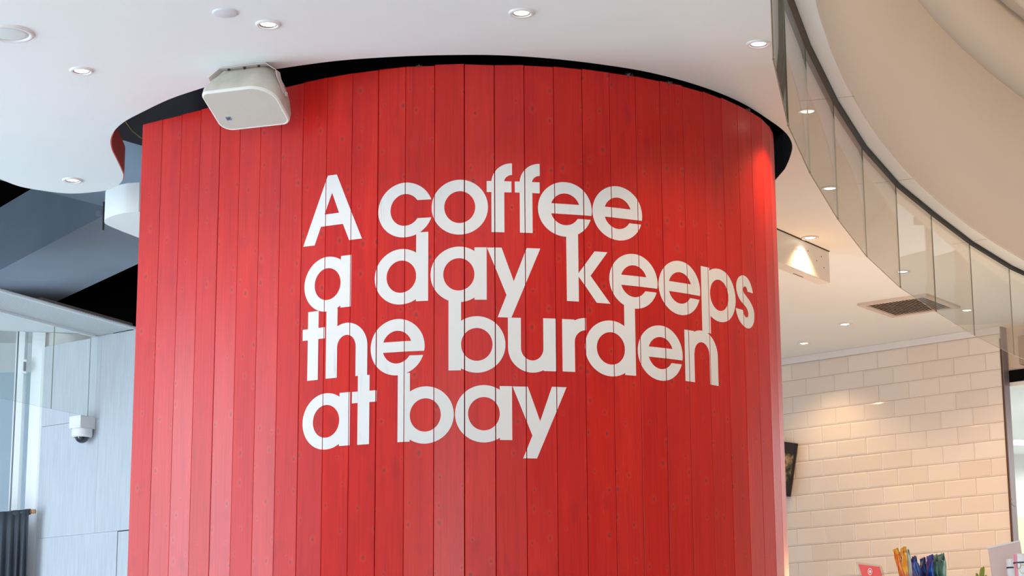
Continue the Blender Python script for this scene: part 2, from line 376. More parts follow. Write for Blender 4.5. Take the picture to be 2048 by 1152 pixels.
gaps = {0: .0, 4: .0035, 8: .003, 9: .0022, 11: .0035, 12: .002, 14: .0035, 15: .003, 16: .0025, 1: .0015, 2: .001, 3: .0012, 5: .001, 6: .0012, 7: .002, 10: .002, 13: .0022}
def gap(i): return .72 * gaps.get(i, .0022 if i % 3 else .003)
rnd = random.Random(3)
for i in range(len(P) - 1):
    a, b = P[i], P[i + 1]; t = (b - a).normalized(); nrm = Vector((t.y, -t.x, 0)); L_ = (b - a).length
    g0 = gap(i) / 2; g1 = gap(i + 1) / 2; th = .021; bv = .0012
    prof = [(g0, -th), (g0, -bv), (g0 + bv, 0), (L_ - g1 - bv, 0), (L_ - g1, -bv), (L_ - g1, -th)]
    vs = []; zt = [ZTOP + rnd.uniform(-.0025, .0025) for _ in prof]
    for zi in (0, 1):
        for j, (s, d) in enumerate(prof):
            q = a + t * s + nrm * d; vs.append((q.x, q.y, .02 if zi == 0 else zt[j]))
    n = 6; fs = [(j, (j + 1) % n, n + (j + 1) % n, n + j) for j in range(n)] + [tuple(range(n))[::-1], tuple(range(n, 2 * n))]
    me = fixn(mesh('plank', vs, fs))
    s0 = SARC[i]; add_uv(me, lambda co, a=a, t=t, s0=s0: (s0 + (Vector((co.x, co.y, 0)) - a).dot(t), co.z))
    link('plank', me, M_red, wallc)
# left return of the wall, planks going back
t0 = Vector((.60, .80, 0))
for k in range(6):
    a = P[0] + t0 * (.003 + .1 * k); b = a + t0 * .097; nn_ = Vector((-t0.y, t0.x, 0))
    pts = [a, b, b - nn_ * .02 * 1, a - nn_ * .02]
    me = prism('plank', [(q.x, q.y) for q in pts], .02, ZTOP)
    add_uv(me, lambda co, a=a: ((Vector((co.x, co.y, 0)) - a).dot(t0), co.z)); link('plank', me, M_red, wallc)

# ------------------------------------------------------------------ painted slogan
def ell(cx, cz, rx, rz, n=96, a0=0, a1=2 * PI):
    full = abs(a1 - a0 - 2 * PI) < 1e-6
    m_ = n if full else n + 1
    return [(cx + rx * math.cos(a0 + (a1 - a0) * k / n), cz + rz * math.sin(a0 + (a1 - a0) * k / n)) for k in range(m_)]
def rect(x0, x1, z0, z1): return [(x0, z0), (x1, z0), (x1, z1), (x0, z1)]
RO, RI_, RZ, RIZ, CU = .0975, .0535, .0978, .0568, .0893
def ring(cx, b, ro=RO): return [('+', ell(cx, b + CU, ro, RZ)), ('-', ell(cx, b + CU, RI_, RIZ))]
def L_e(cx, b, ro=RO):
    c = b + CU + .0022
    return ring(cx, b, ro) + [('-', rect(cx, cx + .2, c - .0335, c - .0193)), ('+', rect(cx - .075, cx + .075, c - .0193, c + .0168))]
def L_a(cx, b): return ring(cx, b) + [('-', rect(cx + .0955, cx + .2, b - .02, b + .3)), ('+', rect(cx + .0537, cx + .0955, b, b + .184))]
def L_d(cx, b, top): return ring(cx, b) + [('-', rect(cx + .0957, cx + .2, b - .02, b + .3)), ('+', rect(cx + .0530, cx + .0957, b, top))]
def L_b(cx, b, top): return ring(cx, b) + [('-', rect(cx - .2, cx - .0965, b - .02, b + .3)), ('+', rect(cx - .0965, cx - .0535, b, top))]
def L_n(x0, x1, b, cx, rxo, rxi, zc, zto, zti, xr0, xr1):
    return [('+', ell(cx, zc, rxo, zto - zc, 48, 0, PI)), ('+', rect(x1, xr1, b, zc)), ('-', ell(cx, zc, rxi, zti - zc, 48, 0, PI)), ('-', rect(x1, xr0, b - .01, zc)), ('-', rect(x0 - .05, x0, b, b + .3)), ('+', rect(x0, x1, b, b + .184))]
def L_f(x0, x1, c0, c1, b, xe, top):
    return [('+', ell(xe, top - .072, xe - x0, .072, 32, PI / 2, PI) + [(xe, top - .072)]), ('-', ell(xe, b + .1778, .028, .0275, 48)), ('+', rect(x0, x1, b, top - .07)), ('+', rect(c0, c1, b + .1427, b + .1823))]
S_POLY = [(2.6855, 1.622), (2.6797, 1.6398), (2.6648, 1.6607), (2.6415, 1.6748), (2.6125, 1.6772), (2.5867, 1.6675), (2.57, 1.6491), (2.5643, 1.6273), (2.5686, 1.6047), (2.5812, 1.5865), (2.6036, 1.5712), (2.6288, 1.5604), (2.642, 1.5474), (2.6441, 1.5338), (2.6371, 1.5243), (2.6237, 1.5232), (2.6119, 1.5302), (2.6045, 1.5459), (2.5571, 1.5455), (2.5642, 1.5239), (2.5792, 1.5031), (2.6076, 1.4862), (2.6398, 1.4826), (2.6673, 1.4928), (2.6859, 1.5127), (2.692, 1.5399), (2.687, 1.5625), (2.6678, 1.5827), (2.6471, 1.5958), (2.6212, 1.6085), (2.6111, 1.6171), (2.6101, 1.6273), (2.6176, 1.6352), (2.6311, 1.6376), (2.6398, 1.6313), (2.6435, 1.6215)]
def smooth_seg(pts): return [(p.x, p.y) for p in smooth_open([Vector((a, b, 0)) for a, b in pts], 5)]
S_POLY = smooth_seg(S_POLY[:18]) + smooth_seg(S_POLY[18:])
B1, B2, B3, B4 = 1.7245, 1.4865, 1.2418, 1.0018
letters = [
 [('+', [(.942, 1.9678), (.9784, 1.9675), (1.082, 1.7237), (1.0316, 1.7232), (1.0055, 1.7846), (.9154, 1.7846), (.8893, 1.7206), (.8401, 1.7222)]), ('-', [(.9601, 1.9031), (.9305, 1.8271), (.9892, 1.8271)])],
 ring(1.2430, B1 - .0022, .099) + [('-', rect(1.2430, 1.4, 1.7798, 1.8442))],
 ring(1.4350, B1),
 L_f(1.5444, 1.5890, 1.5283, 1.6142, B1, 1.6165, 1.9718),
 L_f(1.6427, 1.6872, 1.6258, 1.7131, B1, 1.7137, 1.9732),
 L_e(1.8040, B1 + .0010), L_e(2.0015, B1 + .003),
 L_a(.9458, 1.4868 - .0012), L_d(1.2303, B2 - .0005, 1.7292), L_a(1.4318, B2),
 [('+', [(1.5285, 1.6697), (1.5788, 1.6701), (1.6203, 1.5524), (1.6654, 1.6703), (1.7136, 1.6706), (1.6115, 1.4249), (1.5643, 1.4255), (1.5950, 1.5035)])],
 [('+', rect(1.8060, 1.8492, 1.4897, 1.7330)), ('+', [(1.8485, 1.5890), (1.9094, 1.6718), (1.9584, 1.6725), (1.8931, 1.5836), (1.9664, 1.4895), (1.9149, 1.4898), (1.8485, 1.5790)])],
 L_e(2.0610, B2 + .0025), L_e(2.2590, B2 + .0005, .0965),
 [('+', ell(2.4580, B2 + .0905, .1, .0978)), ('-', ell(2.4580, B2 + .0905, .052, .0572)), ('-', rect(2.3, 2.3612, 1.4, 1.8)), ('+', rect(2.3612, 2.4052, 1.4290, 1.6705))],
 [('+', S_POLY)],
 [('+', rect(.8665, .9113, 1.2393, 1.4831)), ('+', rect(.8442, .9387, 1.3828, 1.4222))],
 L_n(.9438, .9886, 1.2398, 1.0252, .0815, .0366, 1.344, 1.4295, 1.3868, 1.0620, 1.1069) + [('+', rect(.9438, .9886, 1.42, 1.4850))],
 L_e(1.2170, B3 - .0015, .0975), L_b(1.4930, B3, 1.4960),
 [('+', ell(1.6824, 1.3205, .0832, .085, 48, PI, 2 * PI)), ('+', rect(1.5992, 1.7656, 1.3205, 1.4246)), ('-', rect(1.6437, 1.7212, 1.3204, 1.44)), ('-', ell(1.6824, 1.3206, .0388, .043, 48, PI, 2 * PI)), ('-', rect(1.7646, 1.78, 1.2, 1.5)), ('+', rect(1.7212, 1.7646, 1.2421, 1.4256))],
 [('+', ell(1.8740, 1.348, .0863, .085, 32, PI / 2, PI) + [(1.874, 1.348)]), ('-', ell(1.8740, 1.348, .0415, .0422, 48)), ('+', rect(1.7877, 1.8325, 1.2430, 1.4255))],
 L_d(1.9662, B3 + .0015, 1.4920), L_e(2.1665, B3 + .0015, .0962),
 L_n(2.2728, 2.3180, 1.2437, 2.3565, .0835, .0370, 1.349, 1.434, 1.3916, 2.3940, 2.4397),
 L_a(.9472, B4), [('+', rect(1.0718, 1.1166, 1.0012, 1.2400)), ('+', rect(1.0497, 1.1438, 1.1456, 1.1850))],
 L_b(1.3172, B4 + .0005, 1.2380), L_a(1.5165, B4 + .0018),
 [('+', [(1.6139, 1.1870), (1.6662, 1.1867), (1.7078, 1.0694), (1.7495, 1.1885), (1.8008, 1.1886), (1.6959, .9425), (1.6484, .9421), (1.6805, 1.0198)])],
]
chars = 'Acoffee' + 'adaykeeps' + 'theburden' + 'atbay'
def crossings(poly, s):
    zs = []; n = len(poly)
    for i in range(n):
        (x0, z0), (x1, z1) = poly[i], poly[(i + 1) % n]
        if (x0 <= s) != (x1 <= s): zs.append(z0 + (z1 - z0) * (s - x0) / (x1 - x0))
    zs.sort(); return [(zs[k], zs[k + 1]) for k in range(0, len(zs) - 1, 2)]
def union(A, B):
    o_ = []
    for a in sorted(A + B):
        if o_ and a[0] <= o_[-1][1] + 1e-7: o_[-1] = (o_[-1][0], max(o_[-1][1], a[1]))
        else: o_.append(a)
    return o_
def subtract(A, B):
    out = A
    for b in B:
        nx = []
        for a in out:
            if b[1] <= a[0] or b[0] >= a[1]: nx.append(a); continue
            if a[0] < b[0]: nx.append((a[0], b[0]))
            if a[1] > b[1]: nx.append((b[1], a[1]))
        out = nx
    return out
def scan(ops, s):
    I = []
    for sg, poly in ops:
        c = crossings(poly, s); I = union(I, c) if sg == '+' else subtract(I, c)
    return [i for i in I if i[1] - i[0] > 2e-4]
joint_s = [(SARC[i] / KS, gap(i) / KS / 2 + .0006) for i in range(len(SARC))]
slogan = empty('painted_slogan', tuple(on_wall(1.7 * KS, 1.0 * KS + EYE, 0)))
tag(slogan, 'white painted slogan "A coffee a day keeps the burden at bay" across red planks', 'lettering')
inv = slogan.matrix_world.copy()
def srange(ops):
    xs = [p[0] for sg, poly in ops if sg == '+' for p in poly]; return min(xs), max(xs)
def build_letter(ops, idx):
    before = [q for q in letters[:idx] if srange(q)[0] < srange(ops)[1] and srange(q)[1] > srange(ops)[0]]
    def scan_new(s):
        I = scan(ops, s)
        for q in before: I = subtract(I, scan(q, s))
        return [i for i in I if i[1] - i[0] > 2e-4]
    xs = [p[0] for sg, poly in ops if sg == '+' for p in poly]; x0, x1 = min(xs), max(xs)
    br = {x0, x1}
    for sg, poly in ops:
        for p in poly:
            if x0 <= p[0] <= x1: br.add(round(p[0], 6))
    k = x0
    while k < x1: br.add(k); k += .0012
    js = [(s, g) for s, g in joint_s if x0 - g < s < x1 + g]
    for s, g in js:
        for q in (s - g, s + g):
            if x0 < q < x1: br.add(q)
    br = sorted(br); vs = []; fs = []; off = .0007
    base = slogan.location
    def V(s, z):
        p_ = on_wall(s * KS, z * KS + EYE, off); vs.append(tuple(p_ - base)); uvs.append((s, z)); return len(vs) - 1
    uvs = []
    for a, b in zip(br[:-1], br[1:]):
        if b - a < 2e-5: continue
        mid = (a + b) / 2
        if any(abs(mid - s) < g for s, g in js): continue
        e = min(1e-5, (b - a) * .2); A = scan_new(a + e); Bq = scan_new(b - e)
        if len(A) != len(Bq):
            A = Bq = scan_new(mid)
        for (l0, h0), (l1, h1) in zip(A, Bq):
            # keep each strip on one facet
            ea = a + 1e-6; eb_ = b - 1e-6
            fs.append((V(ea, l0), V(eb_, l1), V(eb_, h1), V(ea, h0)))
    me = mesh('letter', vs, fs)
    ul = me.uv_layers.new(name='UVMap')
    for l in me.loops: ul.data[l.index].uv = uvs[l.vertex_index]
    o_ = link('letter', me, M_paint, slogan); return o_
for k, ops in enumerate(letters): build_letter(ops, k)

# ------------------------------------------------------------------ glass smoke baffle along the atrium edge
G = [(.70, 3.70), (.648, 4.35), (0.668, 4.97), (0.733, 5.452), (0.856, 6.08), (0.999, 6.620), (1.189, 7.246), (1.392, 7.832), (1.629, 8.402), (1.8765, 8.893), (2.168, 9.446), (2.475, 9.957), (2.83, 10.45), (3.06, 10.74)]
def pane(name, a, b, z0, z1, parent, th=.004, gp=.0008, mt=None):
    a = Vector((a[0], a[1], 0)); b = Vector((b[0], b[1], 0)); t = (b - a).normalized(); a = a + t * gp; b = b - t * gp; n_ = Vector((-t.y, t.x, 0)) * th / 2
    vs = []
    for z in (z0, z1):
        for q in (a - n_, b - n_, b + n_, a + n_): vs.append((q.x, q.y, z))
    fs = [(0, 3, 2, 1), (4, 5, 6, 7), (0, 1, 5, 4), (1, 2, 6, 5), (2, 3, 7, 6), (3, 0, 4, 7)]
    me = mesh(name, vs, fs); me.materials.append(mt or M_glass); me.materials.append(M_gedge)
    for k, p in enumerate(me.polygons): p.material_index = 0 if k in (2, 4) else 1
    return link(name, me, None, parent)
bf = empty('glass_smoke_baffle', (0, 0, 0)); bf.location = (0, 0, 0)
tag(bf, 'curved row of clear glass panes hanging from the ceiling at the atrium edge', 'glass screen')
for a, b in zip(G[:-1], G[1:]): pane('glass_pane', a, b, ZC - .452, ZC - .004, bf)
vs = []
link('channel', ribbon('channel', [Vector(g) + Vector((.003, -.001)) for g in G], ZC - .016, ZC - .001, .017, -1), M_rub, bf).location = (0, 0, 0)
for a in G[1:-1]:
    link('clip', boxm('clip', (a[0], a[1], ZC - .449), .007, .007, .007), M_acr, bf)

# ------------------------------------------------------------------ tiled kitchen wall
TO = Vector((1.70869, 12.40298, 0)); TH = -.71399; TD = Vector((math.cos(TH), math.sin(TH), 0)); TN = Vector((TD.y, -TD.x, 0)) 
TT = .101; H0 = 2.17306
def tw(i, z, off=0): return TO + TD * (i * TT) + TN * off + UPV * z
iL, iR = -9, 14.05
c0 = tw(iL, 0, -.0); c1 = tw(iR, 0, -.0)
tilew = link('wall_tiled', prism('wt', [(q.x, q.y) for q in (tw(iL, 0, -.008), tw(iR, 0, -.008), tw(iR, 0, -.065), tw(iL, 0, -.065))], 0, ZC), M_grout)
tag(tilew, kind='structure')
def tile_mesh(wd, ht):
    g = .0008; x0, x1, z0, z1 = g, wd - g, g, ht - g; bv = .010; d = .0028
    vs = [(x0, 0, z0), (x1, 0, z0), (x1, 0, z1), (x0, 0, z1), (x0, -.004, z0), (x1, -.004, z0), (x1, -.004, z1), (x0, -.004, z1),
          (x0 + bv, -.004 - d, z0 + bv), (x1 - bv, -.004 - d, z0 + bv), (x1 - bv, -.004 - d, z1 - bv), (x0 + bv, -.004 - d, z1 - bv)]
    fs = []
    for k in range(4): fs.append((k, (k + 1) % 4, 4 + (k + 1) % 4, 4 + k)); fs.append((4 + k, 4 + (k + 1) % 4, 8 + (k + 1) % 4, 8 + k))
    fs.append((8, 9, 10, 11)); return fixn(mesh('tile', vs, fs))
TF = tile_mesh(2 * TT, TT); THf = tile_mesh(1 * TT, TT)
TF.materials.append(M_tile); THf.materials.append(M_tile)
rt = random.Random(5)
for r in range(0, 22):
    zb = H0 + EYE - r * TT
    i = -8 if r % 2 == 0 else -9
    while i < 14:
        full = i + 2 <= 14
        if not (r > 14 and i > 8 and False):
            o = bpy.data.objects.new('tile', TF if full else THf); COL.objects.link(o); o.parent = tilew
            p = tw(i, zb, -.008); o.location = p; o.rotation_euler = (rt.uniform(-.004, .004), 0, TH + rt.uniform(-.003, .003))
        i += 2
tr = link('trim_1', boxm('trim', tw((iL + iR) / 2, (H0 + TT + EYE + ZC) / 2, -.001), (iR - iL) * TT, .022, ZC - (H0 + TT + EYE) - .002, (TD, -TN, UPV)), M_white); structure(tr)
# steel corner trim, brown sealant edge
q = tw(14.05, ZC / 2, -.045)
jb = link('trim_2', boxm('jamb', tw(14.05, ZC / 2, -.0275) + TD * .003, .010, .062, ZC - .002, (TD, -TN, UPV)), M_jamb); structure(jb)
jb2 = link('trim_3', boxm('jamb', tw(14.03, ZC / 2 - .03, .001), .008, .012, ZC - .08, (TD, -TN, UPV)), M_brown); structure(jb2)
# lintel over the doorway beyond
zl = 0
DW = tw(14.05, 0, -.065)
Lp = on_plane(2030, 739.5, DW, TN); zl = Lp.z
lw = link('wall_lintel', boxm('lintel', tw(14.05 + 12, (zl + ZC) / 2, -.125), 24 * TT, .10, ZC - zl, (TD, -TN, UPV)), M_wallcream); structure(lw)
zb2 = on_plane(2030, 763, DW, TN).z
df = link('door_1', boxm('head', tw(14.05 + 12, (zl + zb2) / 2, -.12), 24 * TT, .11, zl - zb2, (TD, -TN, UPV)), M_black); structure(df)
link('door_track', boxm('track', tw(14.05 + 12, zb2 - .012, -.12), 24 * TT, .10, .022, (TD, -TN, UPV)), M_frame, df)['kind'] = 'structure'
wb = on_plane(2056, 701, DW, TN)
o = link('wall_vent_box', boxm('vb', wb + TN * .0, .075, .09, .165, (TD, -TN, UPV), .004), mat('taupe_box', srgb(170, 148, 128), .6)); tag(o, 'taupe rectangular box on the lintel above the doorway', 'wall box')
# far bright room
o = link('wall_far', box2('w', (1.6, 16.0, 0), (9.0, 16.2, 5.6)), M_white); structure(o)
o = link('ceiling_far', box2('w', (2.2, 12.2, 3.40), (9.0, 16.0, 3.5)), M_white); structure(o)
o = link('wall_far_left', box2('w', (2.3, 12.4, 0), (2.4, 16.0, 3.4)), M_white); structure(o)
o = link('wall_far_green', box2('w', (2.9, 15.86, .3), (5.2, 15.98, 2.90)), mat('pale_green_panel', srgb(196, 214, 170), .7)); structure(o)
a = at_y(2036, 885, 13.5)
o = link('ceiling_tube_light', tube('t', [a + Vector((-.02, 0, .0)), a + Vector((.5, .25, .02))], .018, 10), mat('lit_tube', (1, 1, 1, 1), .4, emit=(1, 1, 1, 1), estr=3)); tag(o, 'slim white tube light hanging in the bright room past the doorway', 'light')
# hook on the steel trim
hk = on_plane(2021.5, 1003, tw(14.05, 0, -.0275) + TD * .008, TD)
o = link('door_latch', tube('l', [hk + Vector((.0, -.004, .02)), hk + Vector((.012, -.012, .0)), hk + Vector((.0, -.012, -.02)), hk + Vector((.02, -.01, -.028))], .0028, 8), mat('bright_steel', srgb(190, 190, 195), .3, metal=.8)); tag(o, 'small metal latch hook on the grey steel corner trim', 'latch')

# ------------------------------------------------------------------ downlights
def lamp_meshes():
    ring_ = lathe('lamp_ring', [(.0285, .004), (.0285, -.0035), (.031, -.006), (.0385, -.0065), (.0415, -.003), (.042, .001), (.042, .004)], 40)
    ring_.materials.append(M_lamp)
    reflect = lathe('reflector', [(.0286, -.004), (.0270, -.0012), (.0255, -.0010)], 32); reflect.materials.append(M_jamb)
    lens = lathe('lens', [(.0, -.0035), (.015, -.0032), (.0245, -.0016), (.0255, -.0008)], 32); lens.materials.append(M_bulb)
    return ring_, reflect, lens
LM = lamp_meshes()
LP = [((536, 48), 'round ceiling downlight above the white loudspeaker, beside the blank disc', 1.0),
      ((1043, 25), 'round ceiling downlight above the middle of the red wall, at the top edge', 1.0),
      ((1517, 87), 'round ceiling downlight beside the bottom edge of the nearest glass pane', 1.1),
      ((163, 141), 'round ceiling downlight between the ceiling speaker and the ceiling edge cusp', 1.0),
      ((145, 360), 'round ceiling downlight with tilted lamp near the curved left tip of the ceiling', .9),
      ((1615, 222), 'round downlight seen through the glass, close to the red wall\'s right side', 1.0),
      ((1660, 376), 'round downlight seen through the glass, second back along the baffle', 1.0),
      ((1620, 475), 'round downlight touching the white boxed fitting right of the red wall', 1.0),
      ((1805, 543), 'round downlight seen through the glass above the ceiling air grille', 1.0),
      ((1934, 620), 'round downlight seen through the glass near the tiled wall\'s right end', 1.0),
      ((1690, 648), 'round downlight on the kitchen ceiling below the air grille', 1.0),
      ((1608, 686), 'round downlight on the kitchen ceiling closest to the white trim over the tiles', 1.0)]
for k, ((px, py), lab, sc) in enumerate(LP):
    c = at_h(px, py, HC); rt_ = empty('downlight', (c.x, c.y, ZC)); tag(rt_, lab, 'downlight', 'recessed ceiling downlights')
    link('lamp_ring', LM[0], None, rt_); link('reflector', LM[1], None, rt_); ln = link('lens', LM[2], None, rt_)
    if k in (0, 4, 8): ln.rotation_euler = (.05, .03, 0)
    warm = k in (2, 5, 6, 7, 8, 9, 10, 11)
    l = bpy.data.lights.new('lamp', 'SPOT'); l.energy = 17 if warm else 12; l.color = (1, .62, .32) if warm else (1, .88, .74)
    l.spot_size = math.radians(118); l.spot_blend = .75; l.shadow_soft_size = .018
    lo = bpy.data.objects.new('lamp_light', l); COL.objects.link(lo); lo.parent = rt_; lo.location = (0, 0, -.012)
# round ceiling speaker cut by the frame, blank disc
c = at_h(18, 66, HC); r_ = empty('ceiling_speaker', (c.x, c.y, ZC)); tag(r_, 'large round flush ceiling speaker at the top left corner', 'ceiling speaker')
link('rim', lathe('rim', [(.066, .003), (.066, -.004), (.070, -.008), (.080, -.007), (.084, .0), (.084, .003)], 56), M_lamp, r_)
link('mesh_cover', lathe('mesh', [(0, -.0055), (.05, -.005), (.066, -.002), (.066, .002)], 56), M_grille, r_)
c = at_h(450, 25, HC); o = link('blank_cover', lathe('disc', [(0, -.006), (.036, -.006), (.0405, -.004), (.0415, 0), (.0415, .003)], 48), M_disc); o.location = (c.x, c.y, ZC)
tag(o, 'plain round blanking disc on the ceiling above the white loudspeaker', 'ceiling cover')

# dust tufts caught on the top edge of the planks
M_dust = mat('grey_dust', srgb(120, 104, 98), .95, .1)
for (px, py, sz, lab) in ((1257, 148, .020, 'pale dust tuft on the top edge of the red wall, right of the middle'), (1338, 163, .018, 'dust tuft on the red wall\'s top edge, between two other tufts'),
                          (1497, 229, .022, 'dust tuft hanging over the red wall\'s top edge near its right end'), (838, 133, .014, 'small dust tuft on the red wall\'s top edge, left of the middle')):
    ri_ = random.Random(px); d_ = ray(px, py); best = None
    for i in range(len(P) - 1):
        A_, Bq_ = P[i], P[i + 1]; den = d_.x * (Bq_ - A_).y - d_.y * (Bq_ - A_).x
        t_ = (A_.x * (Bq_ - A_).y - A_.y * (Bq_ - A_).x) / den; q_ = d_ * t_
        if 0 <= (q_.xy - A_.xy).dot((Bq_ - A_).xy) <= (Bq_ - A_).length ** 2: best = q_; break
    c_ = Vector((best.x, best.y - .004, ZTOP)); vs = []; fs = []
    for k in range(70):
        o_ = Vector((ri_.gauss(0, sz * .32), ri_.gauss(0, .003), ri_.gauss(0, sz * .18))); dv = Vector((ri_.gauss(0, 1), ri_.gauss(0, .5), ri_.gauss(-.2, .8))).normalized() * sz * ri_.uniform(.2, .55)
        wv_ = dv.orthogonal().normalized() * .0006; b_ = len(vs); vs += [o_ - wv_, o_ + wv_, o_ + dv]; fs.append((b_, b_ + 1, b_ + 2))
    for k in range(5):
        o_ = Vector((ri_.gauss(0, sz * .2), 0, ri_.gauss(0, sz * .1))); r__ = sz * .16; b_ = len(vs)
        vs += [o_ + Vector(v_) * r__ for v_ in ((1, 0, 0), (0, 1, 0), (-1, 0, 0), (0, -1, 0), (0, 0, .8), (0, 0, -.8))]
        fs += [(b_ + a_, b_ + (a_ + 1) % 4, b_ + 4) for a_ in range(4)] + [(b_ + (a_ + 1) % 4, b_ + a_, b_ + 5) for a_ in range(4)]
    o = link('dust_tuft', mesh('tuft', vs, fs), M_dust); o.location = c_; tag(o, lab, 'dust', 'dust tufts on the red wall')

# ------------------------------------------------------------------ air grille in kitchen ceiling
gu = Vector((.605, .796, 0)); gv = Vector((.796, -.605, 0)); gc = Vector((1.86, 10.823, ZC)) + gu * .205 + gv * .205
ag = empty('air_grille', tuple(gc)); tag(ag, 'square slatted air grille in the kitchen ceiling beside the glass', 'air vent')
def loc_box(nm, c, sx, sy, sz, mt, par, ax=(gu, gv, UPV), bev=0): return link(nm, boxm(nm, c, sx, sy, sz, ax, bev), mt, par)
M_vent = mat('vent_enamel', srgb(214, 200, 186), .5)
for s_ in (-1, 1):
    loc_box('frame', gv * (s_ * .188) - UPV * .006, .41, .034, .014, M_vent, ag)
    loc_box('frame', gu * (s_ * .188) - UPV * .006, .034, .342, .014, M_vent, ag)
loc_box('backing', UPV * -.001, .35, .35, .003, mat('vent_dark', srgb(84, 60, 42), .9), ag)
for k in range(18):
    t_ = (k - 8.5) * .0192; ang = .7; sv = gv * math.cos(ang) - UPV * math.sin(ang); su = gv * math.sin(ang) + UPV * math.cos(ang)
    loc_box('slat', gv * t_ - UPV * .008, .344, .0125, .0015, M_vent, ag, (gu, sv, su))

# ------------------------------------------------------------------ white boxed fitting on the kitchen ceiling
A_ = at_h(1568, 463, HC); B_ = at_h(1658, 502, HC); dd = (B_ - A_).normalized(); dn = Vector((-dd.y, dd.x, 0))
A2 = B_ - dd * .80; cc = (A2 + B_) / 2 + dn * .033
bx = empty('boxed_fitting', (cc.x, cc.y, ZC)); tag(bx, 'white rectangular boxed fitting fixed under the ceiling right of the red wall', 'ceiling fitting')
hB = .158
link('body', boxm('body', -UPV * hB / 2 - UPV * .002, .80, .066, hB - .004, (dd, dn, UPV), .002), mat('fitting_enamel', srgb(230, 224, 216), .35), bx)
link('top_gasket', boxm('gasket', -UPV * .0015, .806, .072, .003, (dd, dn, UPV)), M_dark, bx)
for (u_, v_) in ((.31, .045), (.17, .045), (.335, .095), (.26, .075), (.05, .06)):
    link('screw', boxm('s', dd * u_ - dn * .034 - UPV * v_, .004, .002, .004, (dd, dn, UPV)), M_dark, bx)
link('slot', boxm('sl', dd * .16 + dn * .018 - UPV * (hB - .0005), .10, .006, .002, (dd, dn, UPV)), M_dark, bx)

# ------------------------------------------------------------------ hanging loudspeaker
psi = math.radians(18.6); th_ = math.radians(66)
Xl = Vector((math.cos(psi), -math.sin(psi), 0)); gdir = Vector((-math.sin(psi), -math.cos(psi), 0))
Nf = gdir * math.cos(th_) - UPV * math.sin(th_); Dn = -gdir * math.sin(th_) - UPV * math.cos(th_)
fc = at_y(492, 217, 6.83)
sp = empty('wall_loudspeaker', tuple(fc)); tag(sp, 'off-white dusty loudspeaker on a bracket hanging from the ceiling before the red wall', 'speaker')
def outline(wd, h, rad, n=10):
    # rounded outline, u across, v down; radii per corner: top left, top right, bottom right, bottom left
    a_, b_, c_, d_ = rad; W, Hh = wd / 2, h / 2
    cs = [(-W + a_, -Hh + a_, PI, a_), (W - b_, -Hh + b_, 1.5 * PI, b_), (W - c_, Hh - c_, 0, c_), (-W + d_, Hh - d_, .5 * PI, d_)]
    out = []
    for cx, cy, a0, r_ in cs:
        for k in range(n + 1): a = a0 + PI / 2 * k / n; out.append((cx + r_ * math.cos(a), cy + r_ * math.sin(a)))
    # gently bowed long sides
    return [(u * (1 + .035 * (1 - (v / Hh) ** 2)), v * (1 + .03 * (1 - (u / W) ** 2))) for u, v in out]
RAD = (.020, .075, .024, .038)
def sc_r(k): return tuple(r_ * k for r_ in RAD)
def loft(name, secs, cap0=True, cap1=True, smooth=True):
    vs = []; fs = []; n = len(secs[0][0])
    for pts, d in secs:
        for u, v in pts: vs.append(Xl * u + Dn * v - Nf * d)
    for j in range(len(secs) - 1):
        for k in range(n): fs.append((j * n + k, j * n + (k + 1) % n, (j + 1) * n + (k + 1) % n, (j + 1) * n + k))
    if cap0: fs.append(tuple(range(n)))
    if cap1: fs.append(tuple((len(secs) - 1) * n + k for k in range(n))[::-1])
    me = fixn(mesh(name, vs, fs, smooth))
    return me
body = [(outline(.255, .196, RAD), .0), (outline(.262, .203, sc_r(1.04)), .006), (outline(.262, .203, sc_r(1.1)), .03), (outline(.250, .186, (.04, .07, .04, .045)), .07), (outline(.226, .156, (.05, .06, .05, .05)), .108), (outline(.195, .126, (.045,) * 4), .132), (outline(.155, .09, (.035,) * 4), .145)]
link('body', loft('body', body), M_spk, sp)
link('grille', loft('grille', [(outline(.246, .187, sc_r(.95)), -.002), (outline(.250, .191, sc_r(.97)), .001)], smooth=False), M_spkg, sp)
rim = loft('rim', [(outline(.2465, .1875, sc_r(.95)), -.0015), (outline(.252, .193, sc_r(.98)), -.0035), (outline(.259, .200, sc_r(1.02)), -.001), (outline(.262, .203, sc_r(1.04)), .006)], False, False)
link('rim', rim, mat('rim_plastic', srgb(238, 236, 230), .5), sp)
bd = link('badge', boxm('badge', Xl * -.083 + Dn * .038 + Nf * .0028, .018, .017, .0015, (Xl, Dn, Nf)), mat('badge_blue', srgb(110, 132, 158), .4), sp)
sq = [(-.006, .004), (-.003, -.004), (0, .001), (.002, -.004), (.006, -.004), (.004, .0), (.001, .004), (-.002, .001)]
bvs = [Xl * (-.083 + a) + Dn * (.038 + b) + Nf * .0040 for a, b in sq]; link('badge_mark', mesh('mark', bvs, [tuple(range(len(sq)))]), mat('badge_navy', srgb(30, 40, 60), .4), bd)
